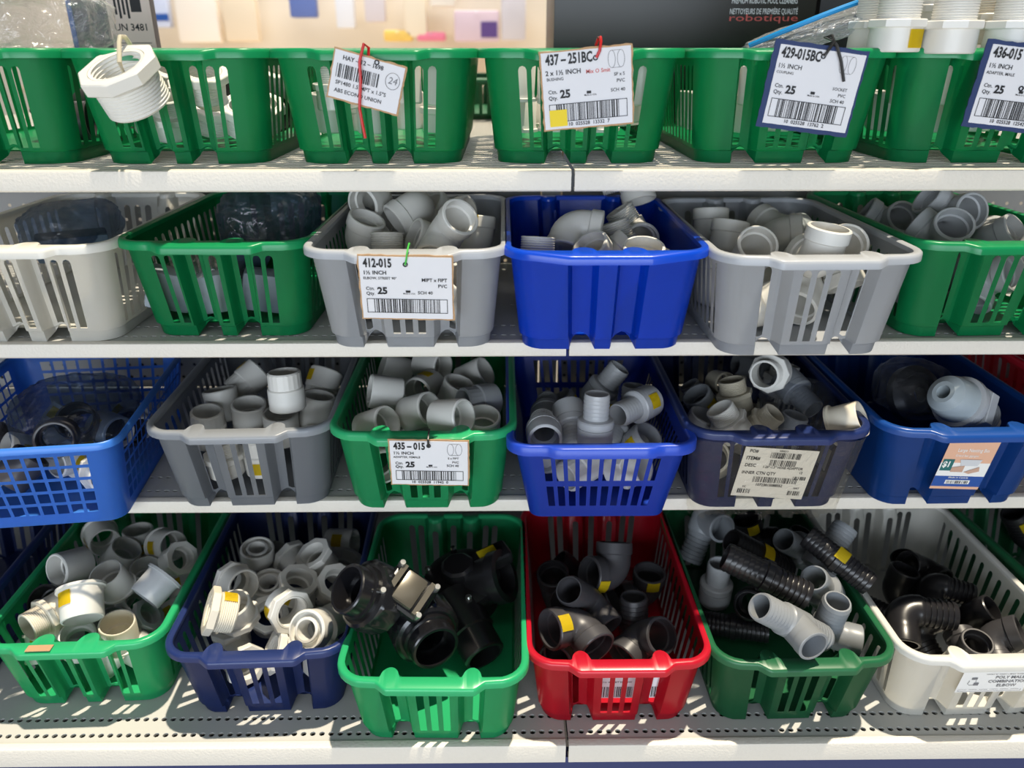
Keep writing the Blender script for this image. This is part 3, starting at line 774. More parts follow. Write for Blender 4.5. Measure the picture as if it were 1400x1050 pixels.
F('23', 'elbow', w, 660, 296, (.05, 1, .12), 'white elbow standing upright with a yellow sticker on its side', x=(-.7, 0, -.6), stk=(-.3, 0, 1), h=.145)
F('23', 'elbow', w, 545, 275, (-.6, .6, -.3), 'shaded white elbow in the back middle', h=.115, x=(.7, -.2, -.5))
fill('23', ['elbow', 'street'], [w], 3, 'white elbow packed low behind the slots of the 412-015 basket', 'elbows low in the 412-015 basket', ylo=-.95, yhi=-.2)
F('24', 'street', w, 735, 323, (.05, 1, .2), 'white threaded stub upright in the front corner', x=(.3, -.3, -.9))
F('24', 'elbow', w, 770, 345, (-.2, -.85, .4), 'smooth white elbow bend humped beside the threaded stub', x=(.9, .3, -.1), h=.10)
F('24', 'street', w, 822, 268, (-.9, -.2, -.2), 'big white elbow hump at the back under the shelf lip', x=(.85, -.5, .2), h=.142)
F('24', 'street', w, 838, 303, (-.35, .92, .2), 'white street elbow with fine threads leaning in the middle', x=(-.5, -.5, .7))
F('24', 'street', w, 868, 286, (-.55, .80, .25), 'white street elbow with long threads leaning towards the middle', x=(.45, -.75, .3))
F('24', 'elbow', w, 918, 338, (.0, .75, .65), 'pale elbow mouth level with the front rim corner', x=(.2, -.6, -.7))
F('24', 'elbow', w, 805, 335, (-.5, .5, .6), 'white socket collar resting on the front rim centre', x=(.8, .3, -.2), h=.108)
F('24', 'elbow', w, 790, 308, (-.3, .8, .3), 'smooth white elbow end rounded towards the sky', x=(.6, -.3, -.7), h=.122)
F('25', 'elbow', w, 970, 284, (.0, 1, .15), 'white elbow end standing up at the back corner', x=(.7, 0, -.7), h=.128)
F('25', 'elbow', w, 1000, 302, (.15, .97, .15), 'domed white elbow by the front side wall', x=(.1, -.3, -.9))
F('25', 'elbow', w, 1037, 334, (.0, .25, .95), 'white elbow with round mouth looking at the shopper', x=(-.3, -.9, .2), h=.13)
F('25', 'elbow', w, 1098, 317, (.92, .05, .35), 'large white elbow on its side with faint printing', x=(-.3, -.5, -.8))
F('25', 'elbow', w, 1145, 314, (.12, .88, .45), 'white elbow standing with bright mouth open upwards', x=(-.1, -.45, -.88), h=.15)
F('25', 'elbow', w, 1185, 333, (-.1, .15, .97), 'white elbow whose mouth arches beside the bright upright one', x=(.2, -.95, .1), h=.13)
F('25', 'elbow', w, 1110, 352, (.0, .5, .8), 'cream-lit elbow bend pressed against the front rim', x=(.9, -.3, -.1), h=.095)
F('25', 'elbow', w, 1038, 300, (-.4, .5, -.6), 'shaded elbow behind the mouth facing the shopper', x=(.7, .3, -.6), h=.112)
fill('25', ['elbow'], [w], 4, 'white elbow packed low behind the slots of the untagged grey basket', 'elbows low in the untagged grey basket', ylo=-.95, yhi=-.2)
F('26', 'elbow', 'pale', 1236, 296, (.05, .15, .98), 'elbow with its mouth tilted up beside the grey basket', x=(-.7, .4, -.4), h=.112)
F('26', 'elbow', 'pale', 1330, 289, (.15, -.12, .98), 'large elbow on top with its ring mouth facing out', x=(-.8, .5, -.2), h=.145)
F('26', 'elbow', 'pale', 1304, 325, (-.15, .35, .92), 'elbow under the large one with dark open mouth', x=(-.6, .6, -.4), h=.112)
F('26', 'elbow', 'pale', 1352, 322, (.25, .25, .93), 'elbow with mouth tucked under the large one, far side', x=(.6, .5, -.5), h=.112)
F('26', 'elbow', 'pale', 1392, 316, (.45, .3, .8), 'elbow nearest the picture edge', x=(.6, .5, -.5), h=.108)
fill('26', ['elbow'], ['pale'], 3, 'elbow packed low behind the slots of the green elbow basket', 'elbows low in the green elbow basket', ylo=-.95, yhi=-.4)
# third shelf
F('31', 'coupling', 'dark', 78, 598, (.35, -.1, .9), 'charcoal union with two grey collars at the front rim', h=.115)
fill('31', ['female', 'male', 'coupling'], [w], 8, 'white threaded adapter showing through the lattice of the blue mesh basket', 'white adapters in the blue mesh basket', ylo=-.95, yhi=.2, zlo=.02, zhi=.075, stk=.4)
fill('31', ['coupling', 'female'], ['dark', 'black'], 2, 'charcoal coupling showing through the lattice of the blue mesh basket', 'charcoal couplings in the blue mesh basket', ylo=-.95, yhi=.2, zlo=.05, zhi=.09)
F('32', 'female', 'white', 338, 522, (-.55, -.55, .3), 'white adapter tipped over with its ribbed end down', h=.12, stk=(-1, .1, .3))
F('32', 'female', 'white', 391, 534, (-.03, .95, .3), 'white adapter standing upright, ribbed mouth on top', h=.15)
F('32', 'female', 'white', 440, 528, (-.25, -.85, .2), 'white adapter leaning on the basket side, ribbed end down', h=.115, stk=(-.8, -.3, .6))
F('32', 'coupling', 'white', 304, 556, (-.15, .9, .2), 'white cylinder leaning behind the front rim', h=.10)
F('32', 'coupling', 'white', 342, 570, (.08, .85, .5), 'white adapter with open mouth upward in the middle', h=.105)
F('32', 'female', 'white', 292, 582, (.1, .85, .5), 'white adapter low behind the rim near the wall', h=.09)
F('32', 'coupling', 'white', 385, 583, (.05, .85, .5), 'white adapter below the upright one', h=.085)
F('32', 'coupling', 'white', 432, 560, (.2, .9, .3), 'grey-shaded adapter under the leaning one', h=.09)
fill('32', ['female', 'male'], [w], 5, 'white adapter packed low behind the slots of the slate grey basket', 'adapters low in the slate grey basket', ylo=-.95, yhi=-.3, upright=True, stk=.6)
F('33', 'coupling', w, 534, 506, (-.75, .25, .3), 'white adapter on its side at the back, yellow sticker low', h=.118, stk=(0, -.9, .5))
F('33', 'coupling', w, 527, 537, (-.92, .12, .32), 'white adapter lying flat across the side wall', h=.125)
F('33', 'coupling', w, 590, 500, (.8, -.12, .5), 'white adapter topmost at the back with wide mouth', h=.132)
F('33', 'coupling', w, 582, 532, (-.42, -.28, .86), 'white adapter with ring mouth facing out, sticker on top', h=.125, stk=(0, .9, .4))
F('33', 'coupling', w, 622, 540, (.35, .80, .45), 'white adapter with mouth tipped up in the middle', h=.12)
F('33', 'coupling', w, 648, 515, (.75, .35, .4), 'white adapter at the back wall slanting upward', h=.112)
F('33', 'female', 'pale', 668, 549, (-.80, -.08, .58), 'bluish white adapter by the side rim, mouth towards the middle', h=.13, stk=(.2, -.9, .5))
F('33', 'coupling', w, 570, 565, (.75, .2, .6), 'white adapter just behind the front rim, sheared mouth', h=.108)
F('33', 'coupling', w, 617, 574, (.80, .05, .55), 'white adapter lying at the front rim beside the tie', h=.112)
F('33', 'coupling', w, 658, 584, (.05, .75, .65), 'white adapter with ring mouth level with the front rim', h=.095)
F('33', 'coupling', w, 512, 583, (.78, .25, .55), 'white adapter low at the front corner', h=.096)
F('33', 'coupling', w, 548, 584, (-.1, .75, .65), 'white adapter tucked under the front rim centre', h=.088)
fill('33', ['coupling', 'female'], [w], 6, 'white adapter packed low behind the slots of the 435-015 basket', 'adapters low in the 435-015 basket', ylo=-.95, yhi=-.3, stk=.2)
g = 'pale'
F('34', 'barb', g, 848, 502, (.55, .70, .35), 'grey hose adapter with barb pointing up and away at the top', h=.15)
F('34', 'barb', g, 816, 543, (.02, .95, .30), 'grey hose adapter with barb standing straight in the centre', h=.155)
F('34', 'barb', g, 866, 527, (.03, .95, .30), 'grey hose adapter upright near the back slots', h=.135)
F('34', 'hub', g, 762, 562, (-.45, .70, .2), 'grey adapter hub with a sticker on its shoulder', h=.108, stk=(-.2, .9, .5))
F('34', 'hub', g, 747, 580, (-.08, -.45, .85), 'grey adapter with dark mouth opening by the side wall', h=.098)
F('34', 'hub', g, 748, 604, (.02, -.35, .9), 'dark grey adapter mouth lowest at the front corner', h=.09)
F('34', 'barb', g, 787, 614, (.10, -.75, .55), 'grey adapter with barb pointing down at the front rim', h=.075)
F('34', 'barb', g, 845, 568, (-.65, -.25, .55), 'grey adapter with stickered round hub beside the slots', h=.115, stk=(.6, .2, .8))
F('34', 'barb', g, 830, 614, (-.30, -.70, .60), 'grey adapter with stickered hub, barb down at mid rim', h=.078, stk=(-.3, .8, .6))
F('34', 'hub', g, 880, 603, (.4, .5, .6), 'grey adapter with sticker low at the front rim', h=.088, stk=(0, .4, 1))
fill('34', ['male', 'female', 'coupling'], [w], 4, 'white adapter packed low behind the double slots of the cobalt basket', 'white adapters low in the cobalt basket', ylo=-1, yhi=-.6, zlo=.02, zhi=.06, stk=.5)
F('35', 'coupling', 'beige', 985, 523, (.25, -.12, .95), 'small beige fitting with its round mouth facing out', h=.12, sc=.72)
F('35', 'male', 'beige', 1004, 540, (-.25, .9, .25), 'beige adapter standing on end beside the small round mouth', h=.12, sc=.9)
F('35', 'barb', 'grey', 942, 525, (-.5, .7, .2), 'grey hose adapter by the side wall', h=.115, sc=.9)
F('35', 'coupling', 'grey', 960, 552, (-.5, .6, .4), 'grey coupling with a yellow sticker, lying aslant', h=.108, sc=.9, stk=(.6, -.2, .8))
F('35', 'coupling', 'pale', 942, 575, (.3, .7, .5), 'pale grey fitting at the front corner under the rim', h=.095, sc=.85)
F('35', 'male', w, 996, 577, (-.55, .75, .25), 'white threaded adapter tilted at the front rim', h=.105, sc=.95)
F('35', 'male', 'cream', 1045, 577, (.45, .55, .5), 'yellowed cream adapter at the front rim centre', h=.105, sc=.8)
F('35', 'male', w, 1052, 510, (-.55, -.12, .82), 'white adapter with collared mouth facing out at the back', h=.14)
F('35', 'male', w, 1106, 520, (.25, .9, .25), 'white threaded adapter standing behind the clear bag', h=.118)
F('35', 'sleeve', 'cream', 1158, 577, (.72, .28, .6), 'cream-lit white reducer leaning on the front rim corner', h=.128, loose=True)
F('35', 'coupling', 'pale', 1082, 582, (.2, .85, .4), 'pale grey stub beside the yellowed adapter', h=.085, sc=.75)
F('35', 'barb', 'grey', 1112, 560, (.3, -.5, .5), 'grey hose adapter inside the clear bag', h=.10)
F('35', 'barb', 'grey', 1005, 498, (-.9, .1, .2), 'grey threaded stub lying far back under the shelf lip', h=.125)
fill('35', ['coupling', 'male'], ['cream', 'grey'], 5, 'fitting packed low behind the tape of the taped navy basket', 'fittings low in the taped navy basket', ylo=-.9, yhi=0)
# bottom shelf
F('41', 'coupling', w, 97, 775, (-.42, -.05, .90), 'white coupling with stepped bore facing out, near the back slots', h=.105)
F('41', 'sleeve', w, 134, 752, (.55, -.25, .65), 'white reducer, flange up, yellow sticker under it', h=.105, stk=(-.3, -.6, .8))
F('41', 'sleeve', w, 190, 738, (.02, .92, .35), 'white reducer standing on its flange at the back', h=.118, stk=(.4, 0, 1))
F('41', 'sleeve', w, 228, 746, (.78, .08, .60), 'white reducer on its side with dark bore', h=.115, stk=(-.3, 0, 1))
F('41', 'sleeve', w, 154, 795, (-.12, .72, .66), 'white reducer standing tall in the middle of the heap', h=.118)
F('41', 'sleeve', w, 201, 788, (.15, .82, .55), 'white reducer with wide mouth upward by the side rim', h=.10)
F('41', 'sleeve', 'pale', 214, 802, (-.45, -.62, .45), 'bluish white reducer upended against the side rim', h=.128)
F('41', 'sleeve', w, 112, 828, (.28, -.82, .40), 'large white reducer, flange up, stickered wall', h=.11, sc=1.12, stk=(-.3, 0, 1))
F('41', 'male', 'cream', 58, 852, (-.5, -.32, .80), 'white adapter with a hexagonal mouth at the front corner', h=.10)
F('41', 'coupling', 'black', 60, 826, (-.1, .35, .92), 'black coupling ring between the white reducers', h=.09)
F('41', 'sleeve', w, 168, 832, (.5, .5, .5), 'white reducer lying under the tall one', h=.085)
F('41', 'coupling', 'pale', 175, 858, (.05, .75, .6), 'shaded grey-white coupling mouth near the front', h=.088)
F('41', 'octo', 'pale', 196, 846, (.72, .52, .2), 'white octagon cap leaning on the side rim', h=.095, sc=.85)
F('41', 'sleeve', 'cream', 157, 876, (.1, .82, .5), 'cream-lit reducer mouth at the front rim', h=.098)
F('41', 'sleeve', w, 122, 872, (.3, .5, .7), 'white reducer low behind the front rim tabs', h=.082)
F('41', 'sleeve', w, 170, 765, (.5, .6, .3), 'white reducer half buried behind the tall one', h=.09)
F('41', 'octo', w, 246, 765, (.7, .3, .5), 'white cap pressed against the side wall', h=.10, sc=.9)
F('41', 'sleeve', w, 78, 805, (.3, .6, .3), 'white reducer under the stepped-bore coupling', h=.07)
fill('41', ['sleeve', 'coupling'], [w], 9, 'white reducer packed low behind the slots of the green reducer basket', 'reducers low in the green reducer basket', ylo=-.95, yhi=-.2, stk=.6)
F('42', 'ring', w, 352, 756, (.12, .82, .50), 'white reducer ring lying flat at the back', h=.105)
F('42', 'coupling', w, 374, 772, (.4, .6, .3), 'white stub below the flat back ring, yellow sticker', h=.085, stk=(.6, .3, .6))
F('42', 'octoback', w, 404, 768, (.65, -.35, .5), 'white octagon bushing at the back with flange tilted up', h=.105)
F('42', 'octo', w, 437, 778, (-.35, .70, .55), 'white octagon bushing behind the black valve', h=.105)
F('42', 'octoback', w, 324, 797, (.72, -.05, .65), 'white bushing on its side, octagon flange to the wall', h=.112)
F('42', 'ring', w, 368, 802, (.08, .72, .66), 'white reducer ring with small inner bore in the centre', h=.098)
F('42', 'octo', w, 406, 802, (.35, .72, .45), 'white octagon bushing with a sticker on its wall', h=.115, stk=(-.15, .2, 1))
F('42', 'coupling', w, 468, 740, (.95, .02, .18), 'white coupling with yellow sticker lying at the back wall', h=.105, stk=(-.2, .4, 1))
F('42', 'octo', w, 474, 768, (.3, .8, .3), 'white octagon bushing under the stickered coupling', h=.085)
F('42', 'octoback', w, 322, 838, (-.08, .76, .62), 'white bushing standing with round mouth up near the front', h=.118)
F('42', 'bushing', 'cream', 274, 858, (-.72, .22, .35), 'cream threaded bushing at the front corner, sticker on top', h=.108, stk=(.2, 1, .3))
F('42', 'octo', w, 316, 874, (.0, .86, .42), 'white octagon cap with yellow sticker at the rim', h=.08)
F('42', 'bushing', w, 400, 838, (.62, -.10, .72), 'white octagon bushing with threaded bore facing the valve', h=.112, stk=(-.7, -.2, .6))
F('42', 'ring', w, 424, 862, (-.25, .25, .92), 'white bushing with small off-centre bore at the front rim', h=.115, sc=1.05)
F('42', 'octo', w, 375, 838, (.2, .5, .6), 'white bushing with sticker buried under the centre heap', h=.072, stk=(.2, .8, .4))
F('42', 'octo', w, 440, 810, (.4, .5, .6), 'white bushing under the black valve mouth', h=.085)
fill('42', ['octo', 'bushing', 'sleeve'], [w], 9, 'white bushing packed low behind the slots of the navy bushing basket', 'bushings low in the navy bushing basket', ylo=-.95, yhi=-.2)
d = 'dark'
F('44', 'elbow', d, 757, 798, (-.10, .72, .62), 'charcoal elbow with dark mouth up by the side wall', x=(.3, -.6, .6), h=.095, sc=0.98)
F('44', 'hubelbow', d, 762, 768, (-.5, .4, .1), 'charcoal elbow arm lying at the back wall', x=(.85, -.2, .3), h=.075, sc=1.15)
F('44', 'elbow', d, 805, 788, (-.82, .12, .52), 'charcoal elbow topmost at the back, mouth to the side', x=(.1, .92, -.2), h=.105, sc=1.06, stk=(.4, -.5, .8))
F('44', 'elbow', d, 893, 782, (.05, .86, .48), 'charcoal elbow with open mouth up near the side slots', x=(-.9, -.2, .2), h=.10, sc=0.98, stk=(.1, -.4, .9))
F('44', 'hubelbow', d, 838, 818, (.75, .45, .3), 'charcoal barbed elbow in the centre with a glossy collar', x=(-.8, .2, .5), h=.075, sc=1.15)
F('44', 'barbelbow', d, 870, 815, (-.05, .92, .25), 'charcoal elbow with barbs up and arm lying sideways', x=(.88, -.1, .4), h=.095, sc=1.15)
F('44', 'elbow', d, 752, 862, (-.80, .0, .55), 'charcoal elbow with mouth towards the wall near the front', x=(.55, -.45, .6), h=.08, sc=1.08, stk=(.8, .5, .5))
F('44', 'hubelbow', d, 815, 885, (.5, -.55, .55), 'charcoal elbow stub low at the front rim', x=(-.5, .5, .5), h=.055, sc=1.15)
F('44', 'elbow', d, 905, 868, (.4, .25, .7), 'charcoal elbow bend low in the front corner', x=(-.7, -.5, .3), h=.05, sc=1.02)
F('44', 'elbow', d, 775, 838, (.5, .3, .3), 'charcoal elbow buried beneath the glossy collar, yellow sticker', x=(-.6, -.4, .4), h=.05, sc=0.96, stk=(.3, .2, .9))
F('45', 'tee', 'grey', 988, 723, (.30, -.15, .94), 'grey hose tee with dark mouth at the back corner', x=(-.3, -.9, .1), h=.13, sc=1.15)
F('45', 'elbow', 'black', 1022, 712, (-.3, .8, .3), 'black fitting with a yellow sticker at the back', x=(.7, -.3, .3), h=.11, stk=(0, .1, 1), sc=.9)
F('45', 'hosecoupling', 'black', 1000, 738, (-.80, .45, .30), 'black tapered hose coupling with a yellow sticker round it', h=.135, stk=(.1, .6, .8), sc=1.1)
F('45', 'barb', 'pale', 984, 770, (.0, .88, .45), 'pale grey barb with open mouth standing by the side wall', h=.128, sc=1.05)
F('45', 'barb', 'grey', 1072, 738, (-.68, .42, .58), 'grey barb with open mouth leaning towards the back corner', h=.13, sc=1.1)
F('45', 'barb', 'grey', 1160, 722, (.58, .75, -.1), 'grey ribbed barb leaning on the white basket', h=.14, sc=1.1)
F('45', 'barb', 'grey', 1112, 785, (-.50, .50, .66), 'grey barb with dark mouth in the middle of the heap', h=.132, sc=1.1)
F('45', 'hosecoupling', 'black', 1105, 815, (.88, -.42, .15), 'black ribbed coupling crossing the middle of the heap', h=.11, sc=1.15)
F('45', 'barbelbow', 'grey', 1150, 822, (.05, .80, .58), 'grey hose elbow with bright ring mouth, arm to the rim', x=(.95, -.12, .25), h=.14, sc=1.05)
F('45', 'tee', 'grey', 1113, 884, (.28, -.38, .86), 'grey ribbed hose tee resting over the front rim', x=(-.78, .50, .25), h=.145, sc=1.05, loose=True)
F('45', 'hub', 'black', 1024, 828, (-.42, .1, .88), 'black ring mouth behind the front grey tee', h=.105)
F('45', 'hosecoupling', 'black', 1040, 868, (.90, -.05, .3), 'black barbed coupling lying at the front corner', h=.09)
F('45', 'hosecoupling', 'black', 1190, 800, (.6, -.5, .3), 'black barbed coupling along the side slots, round sticker', h=.10, stk=(.3, .3, .9))
F('45', 'barbelbow', 'black', 1130, 725, (.2, .8, .4), 'black barbed elbow at the back beside the leaning grey barb', x=(-.8, .2, .3), h=.105)
k = 'black'
F('46', 'hubelbow', k, 1232, 778, (-.3, .75, .4), 'black ribbed elbow at the back by the side wall', x=(.3, -.7, .5), h=.085)
F('46', 'elbow', k, 1240, 772, (-.85, .25, .4), 'black elbow topmost with mouth towards the green basket', x=(.8, -.4, .3), h=.105, sc=.85)
F('46', 'hubelbow', k, 1282, 782, (.2, .85, .35), 'black hub elbow behind the topmost one', x=(.8, -.45, .2), h=.095, sc=1.1)
F('46', 'barbelbow', k, 1330, 815, (.92, -.25, .25), 'black elbow with ribbed barb lying towards the side slots', x=(-.5, -.6, .5), h=.085)
F('46', 'barbelbow', k, 1290, 845, (.95, -.10, .2), 'black ribbed elbow pointing across the middle', x=(-.3, -.8, .5), h=.095, sc=1.15)
F('46', 'hubelbow', k, 1302, 862, (.6, .6, .5), 'black smooth elbow bend under the ribbed one', x=(.2, -.8, .5), h=.075)
F('46', 'elbow', 'dark', 1343, 882, (-.05, .72, .62), 'charcoal elbow with ring mouth up at the front rim', x=(.0, .6, -.7), h=.085, sc=.8)
F('46', 'elbow', 'dark', 1400, 862, (.7, .35, .5), 'charcoal elbow with a glossy round bend at the rim', x=(-.3, -.8, .5), h=.09, sc=.95)
F('46', 'hosecoupling', k, 1280, 870, (.7, -.3, .5), 'black ribbed coupling low beside the rim', h=.06)
F('46', 'hubelbow', k, 1370, 838, (.5, .5, .6), 'black barbed elbow near the side slots', x=(.7, -.4, .3), h=.075)
F('47', 'barbelbow', k, 1385, 700, (-.5, .6, .3), 'black barbed elbow with a yellow sticker at the picture edge', x=(.6, -.5, .4), h=.115, stk=(.1, -.2, 1), sc=1.2)
# top shelf contents, seen through the slots
for q, (b_, cols) in enumerate((('12', [w]), ('13', [w]), ('14', [w]), ('15', [w]))):
    kinds = {'12': ['bushing', 'male', 'bushing'], '13': ['coupling', 'male'], '14': ['coupling', 'sleeve'], '15': ['coupling']}[b_]
    fill(b_, kinds, cols, 12, 'white fitting standing behind the slots of ' + NM[b_], 'fittings behind the slots of ' + NM[b_], zlo=.042, zhi=.046, ylo=-.98, yhi=-.3, upright=(True if b_ != '12' else (.2, -.4, .9)), xs=[-.95, -.32, .32, .95] if b_ != '13' else [.05, .5, .95], ys=[-1, -1, -.35], zs=[.044, .095, .044])
fill('12', ['coupling'], ['black'], 4, 'black coupling low behind the slots of ' + NM['12'], 'black couplings under the hung bushing', zlo=.03, zhi=.04, ylo=-.95, yhi=-.5, xs=[-.6, 0, .4, .9])
fill('11', ['coupling'], ['dark'], 3, 'charcoal coupling behind the slots of the cut-off top basket', 'charcoal couplings in the cut-off top basket', zlo=.04, zhi=.06, ylo=-.9, yhi=.1, xs=[.5, .9, .7])
NM['11'] = 'the cut-off top basket'
# upside-down white adapters heaped above the rims of the two end baskets
for i, (px, py, y, t) in enumerate(((1196, 36, 1.10, 'white adapter with collar down, first of the upside-down row'), (1226, 34, 1.03, 'white adapter with yellow sticker beneath, second of the upside-down row'), (1250, 32, 1.20, 'white adapter glimpsed between the stickered one and the wide one'),
      (1302, 36, 1.02, 'wide white adapter standing threads up, mid upside-down row'), (1278, 14, 1.12, 'white adapter stacked behind the wide one'), (1352, 26, 1.10, 'warm white adapter behind the last two'), (1386, 36, 1.03, 'white adapter at the picture edge of the upside-down row'), (1392, 6, 1.18, 'white adapter high at the back of the upside-down row'))):
    b_ = '15' if px < 1240 else '16'
    p = at(px, py, Y=y)
    F(b_, 'male', 'white' if i != 5 else 'cream', px, py, (0, .92, .4), t, h=y, sc=1.12, fix=True, stk=(.5, 0, 1) if i == 1 else None)
fill('16', ['coupling'], [w], 12, 'white adapter standing behind the slots of the end basket', 'adapters behind the slots of the end basket', zlo=.03, zhi=.045, ylo=-.95, yhi=.1, upright=True, xs=[-.95, -.32, .32, .95], ys=[-1, -1, -.35], zs=[.044, .095, .044])
for b_ in ('11', '12', '13', '14', '15', '16', '23', '24', '25', '26', '31', '32', '33', '34', '35', '41', '42', '44', '45', '46', '47'): place(b_, NM[b_])
# ---------------------------------------------------------------- printed matter
def text(bm, s, x, y, size, bold=0, align='LEFT', sx=1, shear=0, rot=0, z=.0007):
    cu = bpy.data.curves.new('t', 'FONT'); cu.body = s; cu.size = size; cu.align_x = align; cu.align_y = 'BOTTOM_BASELINE' if False else 'BOTTOM'
    cu.offset = bold * size * .018; cu.resolution_u = 2; cu.shear = shear
    o = bpy.data.objects.new('t', cu); me = bpy.data.meshes.new_from_object(o)
    me.transform(Matrix.Translation((x, y, z)) @ Matrix.Rotation(rot, 4, 'Z') @ Matrix.Diagonal((sx, 1, 1, 1)))
    bm.from_mesh(me); bpy.data.meshes.remove(me); bpy.data.objects.remove(o); bpy.data.curves.remove(cu)
def rect(bm, x0, x1, y0, y1, z=.0007): flat(bm, x0, x1, y0, y1, z)
def barcode(bm, x0, x1, y0, y1, seed, frame=True, fill_=1.0):
    rg = random.Random(seed); t = .0007
    if frame:
        rect(bm, x0, x1, y0, y0 + t); rect(bm, x0, x1, y1 - t, y1); rect(bm, x0, x0 + t, y0, y1); rect(bm, x1 - t, x1, y0, y1)
        m = (x1 - x0) * .09; x0, x1 = x0 + m, x1 - m
    x = x0
    while x < x1 - .0012:
        wd = rg.choice((.0006, .0009, .0016)); rect(bm, x, x + wd, y0, y1); x += wd + rg.choice((.0007, .0010, .0018))
def tube_path(bm, pts, r, seg=8):
    pts = [Vector(p) for p in pts]; loops = []
    up = Vector((.3, .2, .9))
    for i, p in enumerate(pts):
        t = (pts[min(i + 1, len(pts) - 1)] - pts[max(i - 1, 0)]).normalized()
        n = t.cross(up).normalized(); b = t.cross(n)
        loops.append([bm.verts.new(p + r * (math.cos(a) * n + math.sin(a) * b)) for a in [2 * PI * k / seg for k in range(seg)]])
    for a, b in zip(loops, loops[1:]):
        for k in range(seg): bm.faces.new((a[k], a[(k + 1) % seg], b[(k + 1) % seg], b[k]))
    bm.faces.new(loops[0]); bm.faces.new(loops[-1])
FACE = Matrix(((1, 0, 0), (0, 0, -1), (0, 1, 0))).to_4x4()     # card x right, y up, z towards the aisle
def front_card(key, px, py, out, roll, tilt=0):
    """frame of a card in front of a basket: pixel aims at its middle; out = metres in front of the rim line"""
    r, mw, st, row = BASK[key]
    yf = (mw @ Vector((0, -st.hyt, 0))).y - out
    p = at(px, py, Y=yf)
    return Matrix.Translation(p) @ FACE @ Matrix.Rotation(math.radians(roll), 4, 'Z') @ Matrix.Rotation(math.radians(tilt), 4, 'X')
def card_bm(w, h, d=.0012, rag=0, seed=0, curl=0.0):
    bm = bmesh.new(); rg = random.Random(seed); n = 16
    def e(): return rg.uniform(-rag, rag)
    pts = [(-w / 2 + w * i / n, -h / 2 + e()) for i in range(n)] + [(w / 2 + e(), -h / 2 + h * i / n) for i in range(n)] + [(w / 2 - w * i / n, h / 2 + e()) for i in range(n)] + [(-w / 2 + e(), h / 2 - h * i / n) for i in range(n)]
    a = [bm.verts.new((x, y, 0)) for x, y in pts]; b = [bm.verts.new((x, y, -d)) for x, y in pts]; m = len(a)
    bm.faces.new(a); bm.faces.new(b[::-1])
    for i in range(m): bm.faces.new((a[i], b[i], b[(i + 1) % m], a[(i + 1) % m]))
    return bm
